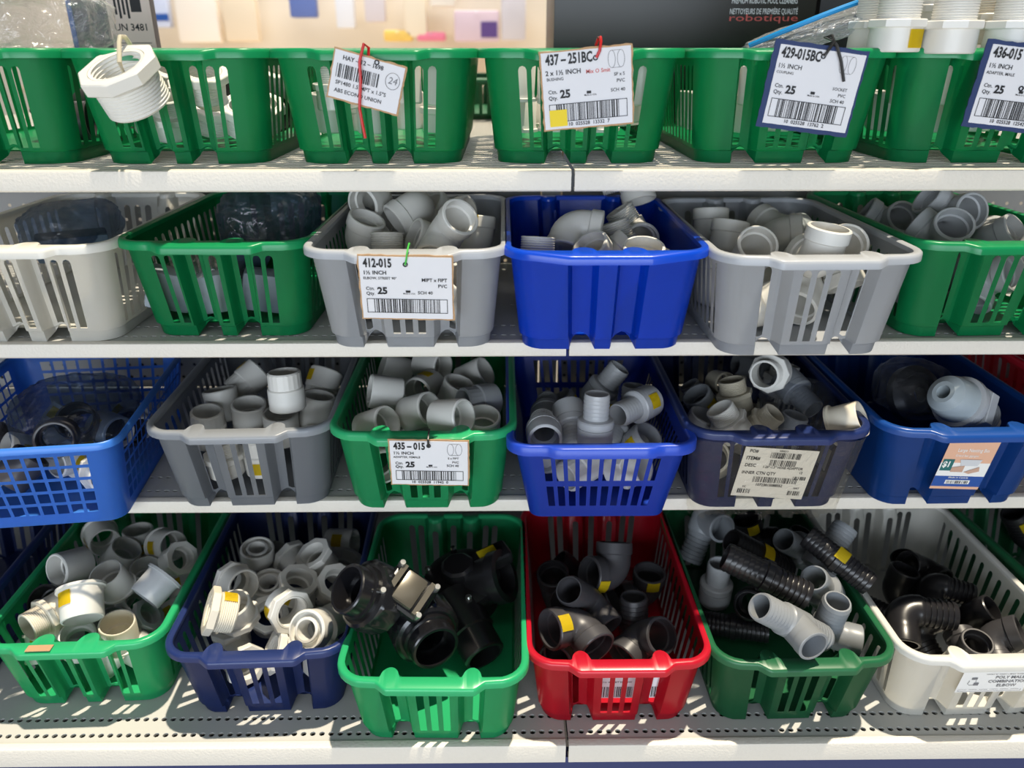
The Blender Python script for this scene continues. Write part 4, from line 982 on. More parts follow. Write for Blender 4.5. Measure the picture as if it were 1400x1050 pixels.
def price_tag(key, px, py, out, roll, w, h, label, code, lines, num, seed, tilt=0, border=None, tie=None, hole=(0, 0), sticker_=False, circle24=None, pic=True, qty='25', redtext=None):
    mw = front_card(key, px, py, out, roll, tilt)
    r = empty('paper_tag', mw, label, 'price tag')
    b = .005
    link('backing_card', card_bm(w + (.010 if border else .004), h + (.010 if border else .004), .0014, .0008, seed), border or M_BOARD, r, 0, None)
    o = link('printed_face', card_bm(w, h, .0006, .0002, seed), M_CARD, r, 0); o.location = (.002 if border else 0, .0, .0008)
    bm = bmesh.new(); L, T = -w / 2, h / 2
    z = .0016
    if code: text(bm, code, L + .005, T - .0165, .0158, 1.8, sx=.66, z=z)
    for s, x, y, sz, bo, al in lines: text(bm, s, L + x, T - y, sz, bo, al, z=z)
    if qty:
        text(bm, 'Ctn.', L + .006, T - h * .545, .0062, .6, z=z); text(bm, 'Qty.', L + .006, T - h * .625, .0062, .6, z=z); text(bm, qty, L + .020, T - h * .62, .0125, 2.2, z=z)
        text(bm, 'Made in USA', L + w * .46, T - h * .60, .0028, .3, z=z)
        rect(bm, L + w * .49, L + w * .54, T - h * .565, T - h * .53, z)
    link('printed_lettering', bm, M_INK, r, 0)
    if num:
        bm = bmesh.new(); text(bm, num, 0, -h / 2 + .0015, .0058, .8, 'CENTER', z=z); link('number_lettering', bm, M_INK, r, 0)
    bm = bmesh.new(); barcode(bm, L + .006, w / 2 - .006, -h / 2 + .008, -h / 2 + h * .33, seed, True) if qty else barcode(bm, L + w * .06, L + w * .68, T - h * .56, T - h * .27, seed, False)
    for v in bm.verts: v.co.z = z
    link('barcode', bm, M_INK, r, 0)
    if pic:   # line drawing of the fitting
        bm = bmesh.new(); cx, cy, R = w / 2 - .018, T - .013, .0095
        for q in (0, .011):
            ang = [2 * PI * i / 24 for i in range(25)]
            tube_path(bm, [(cx + q - .005 + R * .45 * math.cos(a), cy + R * math.sin(a), z) for a in ang], .00022, 4)
        for sgn in (-1, 1): tube_path(bm, [(cx - .005, cy + sgn * R, z), (cx + .006, cy + sgn * R, z)], .00022, 4)
        link('line_drawing', bm, M_FAINT, r, 0)
    if redtext:
        bm = bmesh.new(); text(bm, redtext[0], L + redtext[1], T - redtext[2], .0062, .6, z=z); link('red_note', bm, M_REDINK, r, 0)['label'] = 'faint red handwritten note'
    if sticker_:
        bm = bmesh.new(); rect(bm, L + .006, L + .027, -h / 2 + .003, -h / 2 + .022, .0022);
        link('price_sticker', bm, M_YEL, r, 0)['label'] = 'yellow price sticker'
    if circle24:
        bm = bmesh.new(); cx, cy = circle24; R = .0085
        tube_path(bm, [(cx + R * math.cos(a), cy + R * 1.1 * math.sin(a), z) for a in [2 * PI * i / 28 for i in range(29)]], .0003, 4)
        text(bm, '24', cx, cy - .0055, .011, 0, 'CENTER', shear=.15, z=z); link('handwriting', bm, M_FAINT, r, 0)
    hx, hy = hole
    bm = bmesh.new(); turn(bm, [(.0018, -.0008), (.0030, -.0008), (.0030, .0022), (.0018, .0022)], 16); o = link('punch_hole', bm, M_DARK, r); o.location = (hx, hy, 0)
    if tie:
        col, pts, rr = tie
        inv = mw.inverted()
        bm = bmesh.new(); tube_path(bm, pts, rr, 8)
        o = link('cable_tie', bm, col, r, 40); o['label'] = 'plastic cable tie'
    return r
TR, TB, TG = mat('red cable tie', (196, 34, 34), .35), mat('black cable tie', (38, 38, 38), .35), mat('lime cable tie', (70, 190, 70), .35)
TC = mat('clear cable tie', (222, 214, 190), .3, trans=.3)
# the four tags of the top shelf
price_tag('13', 501, 112, .036, -15, .083, .053, 'small paper tag for ABS unions, tied with a long red cable tie', None,
   [('HAY – 12 – 1698', .010, .0105, .0068, 1.2, 'LEFT'), ('SP1480 1.5"MPT x 1.5"S', .006, .0385, .0062, .6, 'LEFT'), ('ABS ECONO UNION', .006, .0475, .0062, .6, 'LEFT')], None, 3,
   tie=(TR, [(-.003, .022, -.006), (-.006, .037, -.010), (-.010, .040, .004), (-.011, .020, .006), (-.006, 0, .006), (-.002, -.03, .005), (.004, -.046, .004), (.011, -.063, .003)], .0018), hole=(.008, .0242), circle24=(.030, .0085), pic=False, qty=None)
price_tag('14', 803, 121, .036, 5, .106, .086, 'white tag printed 437-251BC with a yellow price sticker in its corner', '437 – 251BC',
   [('2 x 1½ INCH', .004, .0265, .0075, 1, 'LEFT'), ('BUSHING', .005, .0320, .0048, .3, 'LEFT'), ('SP x S', .098, .0325, .0052, .5, 'RIGHT'), ('PVC', .098, .0400, .0055, .5, 'RIGHT'), ('SCH 40', .098, .0500, .0055, .5, 'RIGHT')], '10  025528  13332  7', 5,
   tie=(TR, [(.012, .033, .003), (.016, .040, .003), (.018, .050, .003), (.018, .0545, .0), (.017, .054, -.012), (.014, .046, -.016)], .0018), hole=(.011, .033), sticker_=True, redtext=('Mix O Smit', .052, .0275))
price_tag('15', 1110, 122, .036, -7, .104, .088, 'white tag printed 429-015BC on a navy-edged card', '429-015BC',
   [('1½ INCH', .004, .0265, .0072, .5, 'LEFT'), ('COUPLING', .004, .0320, .0042, .2, 'LEFT'), ('SOCKET', .094, .0430, .0048, .4, 'RIGHT'), ('PVC', .094, .0500, .0052, .4, 'RIGHT'), ('SCH 40', .094, .0570, .0055, .4, 'RIGHT')], '10  025528  13762  2', 7, border=M_NAVYC,
   tie=(TB, [(.003, .037, .004), (.010, .054, .005), (.007, .060, .0), (.004, .058, -.012), (.008, .055, .004), (.014, .05, .005), (.024, .034, .005), (.034, .013, .004)], .0018), hole=(.003, .037))
price_tag('16', 1395, 121, .036, -6, .104, .088, 'white tag printed 436-015 cut off by the picture edge', '436-015',
   [('1½ INCH', .004, .0265, .0072, .8, 'LEFT'), ('ADAPTER, MALE', .004, .0330, .0048, .4, 'LEFT'), ('PVC', .094, .0500, .0052, .4, 'RIGHT'), ('SCH 40', .094, .0570, .0055, .4, 'RIGHT')], '10  025528  12542  4', 9, border=M_NAVYC)
price_tag('23', 556, 394, .022, -1.2, .112, .083, 'white tag printed 412-015 hung by a lime cable tie', '412-015',
   [('1½ INCH', .004, .0245, .0070, 1.2, 'LEFT'), ('ELBOW, STREET 90°', .004, .0305, .0046, .6, 'LEFT'), ('MIPT x FIPT', .106, .0330, .0062, 1, 'RIGHT'), ('PVC', .106, .0410, .0062, 1, 'RIGHT'), ('SCH 40', .088, .0500, .0058, .8, 'RIGHT')], None, 11, tilt=9,
   tie=(TG, [(.000, .032, .003), (.002, .040, .003), (.003, .047, .002), (.004, .052, -.004), (.004, .053, -.014), (.004, .0500, -.020)], .0011), hole=(.0, .032), pic=False)
price_tag('33', 587, 633, .0205, -1.5, .104, .074, 'white tag printed 435-015 hung by a black cable tie', '435 – 015',
   [('1½ INCH', .004, .0235, .0068, .8, 'LEFT'), ('ADAPTER, FEMALE', .004, .0290, .0044, .4, 'LEFT'), ('S x FIPT', .092, .0300, .0044, .4, 'RIGHT'), ('PVC', .092, .0370, .0050, .4, 'RIGHT'), ('SCH 40', .092, .0430, .0052, .6, 'RIGHT')], '10  025528  11942  0', 13, tilt=9,
   tie=(TB, [(.000, .030, .003), (.000, .036, .005), (.000, .042, .004), (.000, .046, -.004), (.000, .046, -.014)], .0014), hole=(.0, .030))
# shipping label and clear tape on the navy basket (stuck on: parts of that basket)
def stuck(key, xc, zc, out=.002, roll=0):
    r, mw, st, row = BASK[key]; t = zc / st.H
    y = -(st.hyb + (st.hyt - st.hyb) * t) - out
    til = math.atan2(st.hyt - st.hyb, st.H)
    return r, Matrix.Translation((xc, y, zc)) @ Matrix.Rotation(til, 4, 'X') @ FACE @ Matrix.Rotation(math.radians(roll), 4, 'Z')
r35, lm = stuck('35', -.001, .067, .0055, -5)
o = link('shipping_label', card_bm(.104, .088, .0004), M_PAPER, r35, 0); o.matrix_local = lm; o['label'] = 'cream printed shipping label'
bm = bmesh.new()
for s, x, y, sz, bo in (('PO#', -.045, .034, .0075, 1), ('0000213', -.004, .0385, .0042, .5), ('ITEM#', -.047, .021, .0085, 1), ('88063', -.004, .0265, .0042, .8), ('DESC', -.046, .009, .0078, .8), ('1.25"-1.5" HOSE ADAPTOR', -.020, .0085, .0058, .8), ('12', .034, .0015, .006, .6), ('INNER CTN QTY', -.047, -.004, .0075, .8), ('10723815088052', -.022, -.0245, .0066, 1), ('YC', -.040, -.0285, .005, .6), ('NAT', .034, -.0265, .005, .6)):
    text(bm, s, x, y, sz, bo, sx=.85)
for x0, x1, y0, y1, sd in ((-.014, .030, .0275, .0375, 1), (-.012, .026, .0145, .0245, 2), (.028, .046, -.0085, -.0025, 3), (-.028, .036, -.0165, -.0065, 4), (-.045, -.026, -.038, -.030, 5), (.028, .047, -.037, -.029, 6)): barcode(bm, x0, x1, y0, y1, sd, False)
link('label_lettering', bm, M_INK, o, 0)
M_FILM = film('clear tape film', (.96, .94, .89), .015, .09, .26, (.45, .42, .38))
bm = bmesh.new(); nx, nz = 46, 22; g = []
r_, mw_, st_, _ = BASK['35']
for i in range(nx + 1):
    row_ = []
    for j in range(nz + 1):
        z = -.012 + .136 * j / nz + (.006 * noise.noise(Vector((i * .35, 0, 4))) if j == 0 else 0); t = max(0, z) / st_.H
        hx = st_.hxb + (st_.hxt - st_.hxb) * t + .003; hy = st_.hyb + (st_.hyt - st_.hyb) * t
        u = -1.16 + 2.32 * i / nx
        if abs(u) <= .80: x, y = u * hx, -hy
        else:
            q = (abs(u) - .80) / .36 * PI / 2; rr = .2 * hx
            x = math.copysign(.8 * hx + rr * math.sin(q), u); y = -hy + rr * (1 - math.cos(q))
        n_ = noise.noise(Vector((x * 45, z * 45, 1.3))) + .6 * noise.noise(Vector((x * 110, z * 90, 7)))
        y -= .0085 + .0022 * n_ - (.0 if abs(u) < .8 else .003)
        row_.append(bm.verts.new((x, y, z)))
    g.append(row_)
for i in range(nx):
    for j in range(nz):
        if j == 0 and noise.noise(Vector((i * .3, 2, 9))) > -.05: continue
        if j == 1 and noise.noise(Vector((i * .3, 2, 9))) > .25: continue
        bm.faces.new((g[i][j], g[i + 1][j], g[i + 1][j + 1], g[i][j + 1]))
o = link('clear_tape_wrap', bm, M_FILM, r_, 60); o['label'] = 'wrinkled clear packing tape over the front'
# product sticker on the solid blue bin
r36, lm = stuck('36', -.003, .078, .0035, -3)
def quad(name, parent, m, x0, x1, y0, y1, z, lm=None, lab=None):
    bm = bmesh.new(); box(bm, x0, x1, y0, y1, z - .0003, z); o = link(name, bm, m, parent, 0)
    if lm is not None: o.matrix_local = lm
    if lab: o['label'] = lab
    return o
M_PEACH = mat('peach print', (226, 178, 150), .5); M_TEAL = mat('teal print', (22, 104, 104), .5); M_BLUEP = mat('blue print', (28, 78, 158), .5); M_WHITEP = mat('white print', (236, 236, 234), .5); M_TAN = mat('tan print', (196, 160, 140), .6); M_LEAF = mat('leaf print', (208, 150, 120), .6)
s = quad('product_sticker', r36, M_PEACH, -.036, .036, -.046, .040, .0004, lm, 'peach and blue product sticker')
quad('white_band', s, M_WHITEP, -.036, .036, -.032, .002, .0006); quad('blue_band', s, M_BLUEP, -.036, .036, -.041, -.022, .0008); quad('barcode_panel', s, M_WHITEP, -.018, .018, -.036, -.029, .0011)
quad('price_badge', s, M_TEAL, -.034, -.018, -.012, .008, .0011, None, 'teal price badge')
bm = bmesh.new(); text(bm, '$1', -.033, -.008, .014, 2, z=.0013, sx=.8); text(bm, 'Large Nesting Bin', -.020, .020, .0085, .5, z=.0008, sx=.75); text(bm, 'Grand bac gigogne', -.020, .012, .006, .3, z=.0008, sx=.75)
text(bm, 'Made in Canada', -.016, -.0265, .0045, .3, z=.0012); link('sticker_lettering', bm, M_WHITEP, s, 0)
bm = bmesh.new(); barcode(bm, -.016, .016, -.035, -.030, 31, False); [setattr(v.co, 'z', .0015) for v in bm.verts]; link('sticker_barcode', bm, M_INK, s, 0)
bm = bmesh.new()
for pts in (((-.014, .012), (.022, .012), (.018, -.004), (-.009, -.004)),): bm.faces.new([bm.verts.new((x * .9 + .002, y * .7, .0013)) for x, y in pts])
link('bin_picture', bm, mat('grey print', (206, 208, 212), .6), s, 0)
bm = bmesh.new()
for pts in (((-.018, -.006), (.0, -.002), (.0, -.014), (-.018, -.014)), ((.002, -.014), (.022, -.004), (.024, -.012), (.010, -.017))): bm.faces.new([bm.verts.new((x, y, .0014)) for x, y in pts])
link('hand_picture', bm, M_TAN, s, 0)
# label sheet on the white bottom basket
r46, lm = stuck('46', .010, .084, .0045, 0)
s = link('label_sheet', card_bm(.098, .046, .0004), M_WHITEP, r46, 0); s.matrix_local = lm; s['label'] = 'white printed poly elbow label'
bm = bmesh.new()
text(bm, 'POLY MALE', .020, .006, .0082, .8, 'CENTER'); text(bm, 'COMBINATION', .020, -.003, .0082, .8, 'CENTER'); text(bm, 'ELBOW', .020, -.012, .0082, .8, 'CENTER'); text(bm, 'ANGLE 90° INSERT x MALE THREAD', .012, .0155, .0035, .3, 'CENTER')
for q in range(6): rect(bm, -.046 + q * .015, -.034 + q * .015, -.0165, -.0160)
rect(bm, -.046, .044, -.0205, -.0200); rect(bm, -.046, -.0455, -.0205, -.016); rect(bm, .044, .0445, -.0205, -.016)
rect(bm, -.034, -.026, .006, .0105); rect(bm, -.028, -.021, -.007, -.001); tube_path(bm, [(-.036, .004, .0008), (-.037, -.003, .0008), (-.034, -.006, .0008), (-.028, -.006, .0008)], .0003, 4); tube_path(bm, [(-.027, .005, .0008), (-.026, .000, .0008)], .0003, 4)
link('sheet_lettering', bm, M_FAINT, s, 0)
r41, lm = stuck('41', -.028, .136, .020, 0)
bm = bmesh.new(); box(bm, -.017, .017, -.012, .0, .1388, .1397); o = link('tape_scrap', bm, M_BOARD, r41, 0); o.location = (-.030, -(BASK['41'][2].hyt + .006), 0); o['label'] = 'torn beige tape scrap on the rim'
# the price card tucked inside the red basket's front
r44, mw44, st44, _ = BASK['44']
c = empty('price_card', mw44 @ Matrix.Translation((.024, -.157, .064)) @ Matrix.Rotation(math.radians(9.7), 4, 'X') @ FACE, 'white price card tucked behind the front slots of the red basket', 'price card')
link('card_sheet', card_bm(.092, .078, .0005), M_CARD, c, 0)
bm = bmesh.new(); text(bm, '412-14', -.042, .008, .014, 1.5); text(bm, '01', -.008, .010, .013, 1.5); text(bm, '1½ INSERT ELBOW', -.042, -.004, .005, .4); barcode(bm, -.042, .042, -.036, -.012, 44, False); link('card_lettering', bm, M_INK, c, 0)
bm = bmesh.new(); rect(bm, -.046, .010, .030, .037, .001); link('yellow_strip', bm, M_YEL, c, 0)
# ---------------------------------------------------------------- bushing hung from the top basket
me, sph, an, stk = get_kind('bushing')
p = at(158, 88, Y=(BASK['12'][1] @ Vector((0, -.213, 0))).y - .030)
R = orient(cdir((-.18, .62, .76)), cdir((1, .1, 0)))
hb = link('threaded_bushing', me, FC['white'], None, mw=Matrix.Translation(p - R @ (an * 1.28)) @ R.to_4x4() @ Matrix.Scale(1.28, 4))
tag(hb, 'white octagon bushing hanging outside the top basket on a clear tie', 'pipe bushing')
bm = bmesh.new()
q0 = hb.matrix_world.inverted()
top = at(166, 58, Y=(BASK['12'][1] @ Vector((0, -.213, 0))).y - .002)
pts = [p + Vector((.004, .012, -.018)), p + Vector((.003, .004, .002)), top + Vector((0, -.006, 0)), top + Vector((0, -.001, .006)), top + Vector((0, .012, .006)), top + Vector((0, .022, -.002))]
tube_path(bm, [q0 @ x for x in pts], .0021, 8); link('cable_tie', bm, TC, hb, 40)['label'] = 'clear cable tie'
# ---------------------------------------------------------------- bags
def bag(name, px, py, Y, size, m, label, seed, contents=None, flat_=.55, mw=None, crump=.16):
    bm = bmesh.new(); bmesh.ops.create_icosphere(bm, subdivisions=5, radius=1)
    o_ = Vector((seed * 3.1, seed * 1.7, 0))
    for v in bm.verts:
        n_ = v.co.normalized()
        k_ = 1 + crump * noise.noise(n_ * 1.6 + o_) + crump * .8 * abs(noise.noise(n_ * 3.5 + o_)) + crump * .45 * abs(noise.noise(n_ * 8 + o_))
        c = n_ * k_
        c.z = math.copysign(abs(c.z) ** flat_, c.z) * (.8)
        v.co = Vector((c.x * size[0], c.y * size[1], c.z * size[2]))
    p = at(px, py, Y=Y)
    return tag(link(name, bm, m, None, 180, mw=Matrix.Translation(p)), label, 'bag')
F_CLEAR = film('clear polythene', (.95, .94, .93), .10, .12, .40)
F_SMOKE = film('smoky blue polythene', (.46, .54, .66), .08, .14, .25, (.3, .37, .48))
F_BLUEB = film('blue tinted polythene', (.86, .92, .98), .16, .12, .4)
F_DARK = film('thin dark polythene', (.86, .88, .93), .02, .10, .25)
bag('plastic_bag', 50, 32, 1.14, (.085, .10, .058), F_CLEAR, 'crumpled clear bag bulging above the cut-off top basket', 1)
bag('plastic_bag', 100, 308, 1.20, (.062, .085, .044), F_SMOKE, 'dark bluish bag of parts in the white second-shelf basket', 2)
bag('plastic_bag', 372, 296, 1.17, (.068, .10, .058), F_SMOKE, 'smoky blue bag standing up in the bag-filled green basket', 3)
bag('plastic_bag', 288, 372, 1.11, (.062, .055, .032), F_CLEAR, 'clear printed bag low behind the slots of the bag-filled basket', 4)
bag('plastic_bag', 105, 560, 1.09, (.085, .09, .052), F_SMOKE, 'thin clear bag with dark lettering in the blue mesh basket', 5)
bag('plastic_bag', 1092, 552, 1.08, (.058, .062, .038), F_DARK, 'clear bag holding a grey adapter in the taped navy basket', 6)
bag('plastic_bag', 1248, 530, 1.09, (.052, .060, .050), F_DARK, 'clear bag round a dark disc in the stickered blue bin', 7)
lb = bag('plastic_bag', 1112, 44, 1.20, (.098, .10, .020), F_BLUEB, 'long blue-edged clear bag beside the upside-down adapters', 8, crump=.2)
lb.matrix_world = lb.matrix_world @ Matrix.Rotation(-.30, 4, 'Y')
bm = bmesh.new(); tube_path(bm, [(-.105 + .21 * i / 14, -.05 - .03 * math.sin(PI * i / 14), .014 + .008 * math.sin(PI * i / 14) + .010 * (i / 14) ** 2) for i in range(15)], .0035, 8); link('blue_edge', bm, mat('bright blue edging', (20, 140, 205), .35), lb)
# what the bags hold
def disc(name, px, py, Y, d, prof, m, label, cat, seg=40):
    bm = bmesh.new(); turn(bm, prof, seg, close=True)
    return tag(link(name, bm, m, None, 35, mw=Matrix.Translation(at(px, py, Y=Y)) @ orient(cdir(d)).to_4x4()), label, cat)
disc('rubber_gasket', 1252, 540, 1.08, (.25, .1, .95), [(.046, -.010), (.046, .004), (.034, .010), (.030, .004), (.022, .008), (.012, .010), (.010, -.010)], FC['black'], 'dark stepped disc inside the clear bag', 'gasket')
bm = bmesh.new(); box(bm, -.05, .05, -.03, .03, -.018, .018); bevel(bm, .006)
tag(link('parts_box', bm, mat('dusty blue packet', (86, 108, 128), .5, vary=.3, vscale=40), None, mw=Matrix.Translation(at(100, 335, Y=1.17)) @ Matrix.Rotation(.5, 4, 'Z')), 'blue-grey packet of parts inside the white second-shelf basket', 'packet')
for q, (px, py, Y, col, a) in enumerate(((232, 394, 1.06, (150, 160, 168), .3), (296, 398, 1.06, (168, 178, 186), -.2), (362, 396, 1.06, (120, 132, 142), .2), (335, 352, 1.12, (60, 78, 92), .5))):
    bm = bmesh.new(); box(bm, -.030, .030, -.020, .020, -.028, .028); bevel(bm, .007)
    tag(link('bagged_part', bm, mat('bagged part %d' % q, col, .4, vary=.35, vscale=60), None, mw=Matrix.Translation(at(px, py, Y=Y)) @ Matrix.Rotation(a, 4, 'Y') @ Matrix.Rotation(a, 4, 'Z')),
        ('pale grey bagged part by the first front slots', 'lightest bagged part behind the middle slots', 'mid grey bagged part behind the far slots', 'dark slate bagged part higher up')[q] + ' of the bag-filled basket', 'packet', 'bagged parts in the green basket')
for q, (px, py, Y, dd, cl, t) in enumerate(((165, 590, 1.10, (.9, .2, .2), 'dark', 'charcoal fitting showing through the thin lettered bag'), (110, 580, 1.05, (.2, .3, .9), 'black', 'black fitting under the thin lettered bag'))):
    me, sph, an, stk = get_kind('coupling'); tag(link('pipe_coupling', me, FC[cl], None, mw=Matrix.Translation(at(px, py, Y=Y)) @ orient(cdir(dd)).to_4x4()), t, 'pipe coupling')
# bulkhead fitting in the stickered blue bin
M_BULK = mat('dusty bluish grey pvc', (168, 178, 182), .35, vary=.1, vscale=40)
zd = cdir((-.78, .34, .46)); Mb = Matrix.Translation(at(1315, 552, Y=1.00)) @ orient(zd).to_4x4()
r = empty('bulkhead_fitting', Mb, 'grey bulkhead fitting with wide flange and hex nut in the stickered blue bin', 'bulkhead fitting')
bm = bmesh.new(); turn(bm, [(.010, .050), (.016, .050), (.027, .043), (.031, .032), (.031, .016), (.033, .012), (.033, -.01), (.010, -.01)], 40); link('dome', bm, M_BULK, r)
bm = bmesh.new(); turn(bm, [(.034, .012), (.0385, .010), (.0395, .004), (.0385, -.001), (.034, -.003), (.02, -.003), (.02, .012)], 48); link('flange', bm, FC['pale'], r)
bm = bmesh.new(); prism(bm, 6, .043, .02, -.022, -.004, 36); link('hex_nut', bm, FC['pale'], r)
bm = bmesh.new(); turn(bm, [(.016, -.060), (.0255, -.058)] + ridges(.027, -.056, -.022, 7, .0025) + [(.016, -.02)], 36); link('threaded_tail', bm, FC['grey'], r)
bm = bmesh.new(); turn(bm, [(.010, -.085), (.013, -.085), (.014, -.060), (.010, -.060)], 24); link('spigot', bm, FC['cream'], r)
# ---------------------------------------------------------------- black valves
M_GLOSS = mat('glossy black abs', (22, 22, 25), .24, spec=.55, coat=.15)
M_GUN = mat('worn dark cover', (100, 95, 84), .25, spec=.8, metal=.5)
r43, mw43, st43, _ = BASK['43']
def seg_obj(name, parent, mwp, a, d, prof, m, seg=40, mod=None, lab=None):
    bm = bmesh.new(); turn(bm, prof, seg, mod)
    o = link(name, bm, m, parent, 30); o.matrix_local = mwp.inverted() @ (Matrix.Translation(a) @ orient(d).to_4x4())
    if lab: o['label'] = lab
    return o
def ribs(k, i): return 1.03 if i % 5 == 0 else 1.0
cen = at(533, 838, Z=Z4 + .100); mv = Matrix.Translation(cen)
v = empty('union_valve', mv, 'glossy black valve with two big union nuts leaning over the basket edge', 'valve', 'black valves')
d1, d2 = cdir((-.64, .42, .64)), cdir((.46, -.36, .81))
a1, a2 = at(474, 804, Z=Z4 + .212), at(596, 887, Z=Z4 + .124); q = 1.2
sc_ = lambda pr: [(r_ * q, z_ * q) for r_, z_ in pr]
for a, dd in ((a1, d1), (a2, d2)):
    seg_obj('union_nut', v, mv, a - dd * .050, dd, sc_([(.020, -.018), (.0385, -.018), (.0405, -.015), (.0415, .012), (.040, .016), (.036, .0185), (.020, .0185)]), M_GLOSS, 60, lambda k, i: 1.03 if (i % 6 == 0 and k in (2, 3)) else 1)
    seg_obj('tailpiece', v, mv, a - dd * .024, dd, sc_([(.0285, -.022), (.0325, -.022), (.0325, .002), (.0295, .003), (.0295, .0185), (.0280, .020), (.0250, .020), (.0240, -.010), (.0215, -.012), (.0215, -.022)]), M_GLOSS)
    seg_obj('body_neck', v, mv, a - dd * .085, dd, sc_([(.0, -.040), (.0300, -.040), (.0300, .014), (.0, .014)]), M_GLOSS)
bm = bmesh.new(); box(bm, -.036, .036, -.030, .030, -.050, .018); bevel(bm, .010, 3)
o = link('valve_body', bm, M_GLOSS, v); LM = mv.inverted() @ Matrix.Translation(at(556, 812, Z=Z4 + .186)) @ orient(cdir((.30, .48, .82)), cdir((.80, -.50, .1))).to_4x4(); o.matrix_local = LM
bm = bmesh.new(); box(bm, -.017, .017, -.024, .024, .016, .028); bevel(bm, .005, 2)
for sx in (-.024, .024): box(bm, sx - .004, sx + .004, -.026, .026, .014, .027)
c_ = link('cover_plate', bm, M_GUN, v); c_.matrix_local = LM; c_['label'] = 'shiny dark cover plate'
for sx, sy in ((-.030, .024), (.030, .024), (-.030, -.024), (.030, -.024)):
    bm = bmesh.new(); turn(bm, [(0, .016), (.0050, .016), (.0050, .029), (.0038, .032), (0, .032)], 16); b_ = link('bolt', bm, M_METAL, v); b_.matrix_local = LM @ Matrix.Translation((sx, sy, 0)); b_['label'] = 'steel bolt head'
# the second body, dark among shadows at the back
c2 = at(634, 802, Z=Z4 + .085); m2 = Matrix.Translation(c2)
v2 = empty('diverter_valve', m2, 'matt black diverter valve with steel bolts and yellow sticker lying at the back', 'valve', 'black valves')
dn = cdir((-.12, .82, .55)); dxv = cdir((.86, .40, -.25)); R2 = orient(dn, dxv)
def at2(name, bm, m, dx=(0, 0, 0), lab=None, R=None):
    o = link(name, bm, m, v2, 30); o.matrix_local = m2.inverted() @ (Matrix.Translation(c2) @ (R or R2).to_4x4() @ Matrix.Translation(dx))
    if lab: o['label'] = lab
    return o
bm = bmesh.new(); turn(bm, [(0, -.035), (.040, -.035), (.046, -.028), (.046, .006), (.052, .008), (.052, .020), (.046, .022), (.030, .026), (0, .026)], 48); at2('round_housing', bm, FC['black'])
bm = bmesh.new(); box(bm, -.020, .074, -.017, .017, .018, .040); bevel(bm, .007, 3); at2('handle_arm', bm, FC['black'])
bm = bmesh.new(); turn(bm, [(0, .022), (.020, .022), (.022, .026), (.022, .044), (.018, .047), (0, .047)], 24, lambda k, i: 1.05 if i % 3 == 0 else 1); at2('knob', bm, FC['black'], (-.002, .0, 0))
bm = bmesh.new(); rect(bm, -.013, .013, -.011, .011, .0409); at2('price_sticker', bm, M_YEL, (.043, 0, 0), 'yellow price sticker')
for a in range(6):
    q = a * PI / 3 + .35; bm = bmesh.new(); turn(bm, [(0, .020), (.0045, .020), (.0045, .030), (.003, .0325), (0, .0325)], 14); at2('bolt', bm, M_METAL, (.047 * math.cos(q), .047 * math.sin(q), 0), 'steel bolt head')
bm = bmesh.new(); pipe(bm, [(Vector((0, 0, z)), Vector((0, 0, 1)), rr) for rr, z in ((.024, .0), (.032, .0), (.032, .050), (.036, .052), (.036, .066), (.030, .067), (.026, .067), (.024, .04))], 36)
at2('side_port', bm, FC['black'], R=orient(cdir((.8, .3, .35))))
seg_obj('lower_port', v2, m2, at(648, 862, Z=Z4 + .062), cdir((.42, -.55, .55)), [(.022, -.07), (.030, -.07), (.030, -.01), (.0275, -.008), (.0275, .024), (.0255, .026), (.022, .026)], FC['black'])
v2.scale = (1.2, 1.2, 1.2)
# ---------------------------------------------------------------- boxes on the top shelf and the wall behind
def carton(name, x0, x1, y0, y1, z0, z1, m, label, cat='box'):
    mw = Matrix.Translation(((x0 + x1) / 2, y0, z0)); r = empty(name, mw, label, cat)
    bm = bmesh.new(); box(bm, -(x1 - x0) / 2, (x1 - x0) / 2, 0, y1 - y0, 0, z1 - z0); bevel(bm, .0025, 2); link('carton_body', bm, m, r)
    return r
M_BLACKBOX = mat('black glossy carton', (40, 38, 34), .38, vary=.3, vscale=5)
xa, xb = at(757, 40, Y=1.46).x, at(1112, 40, Y=1.46).x
cb = carton('cleaner_carton', xa, xb, 1.46, 1.72, Z1 + .115, Z1 + .42, M_BLACKBOX, 'black pool cleaner carton behind the 437-251BC basket')
zc = Z1 + .115; xm = (xa + xb) / 2
def on_carton(px, py): q = at(px, py, Y=1.459); return q.x - xm, q.z - zc
for s, px, py, sz, m, bo, ad in (('PREMIUM ROBOTIC POOL CLEANERS', 1000, 7, .0125, M_CARD, .5, 'carton_lettering'), ('NETTOYEURS DE PREMIÈRE QUALITÉ', 997, 21.5, .0125, M_CARD, .5, 'carton_lettering'), ('robotique', 995, 31.5, .0155, M_REDINK, 0, 'carton_lettering')):
    bm = bmesh.new(); text(bm, s, 0, 0, sz, bo, z=0)
    wd = max(v_.co.x for v_ in bm.verts); x, z = on_carton(px, py); x2, _ = on_carton(1090, py); k_ = (x2 - x) / wd
    o = link(ad, bm, m, cb, 0); o.matrix_local = Matrix.Translation((x, -.001, z)) @ FACE @ Matrix.Diagonal((k_, 1, 1, 1))
l2 = carton('cleaner_carton_base', xa - .006, xb - .02, 1.44, 1.72, Z1 + .004, Z1 + .113, M_BLACKBOX, 'lower black carton under the pool cleaner carton'); l2.name = 'black_carton'
bm = bmesh.new(); box(bm, -.003, .003, -.001, .001, 0, .105); o = link('white_edge', bm, M_CARD, l2, 0); o.location = (-(xb - xa) / 2 + .01, 0, 0)
xr = at(1118, 30, Y=1.5).x
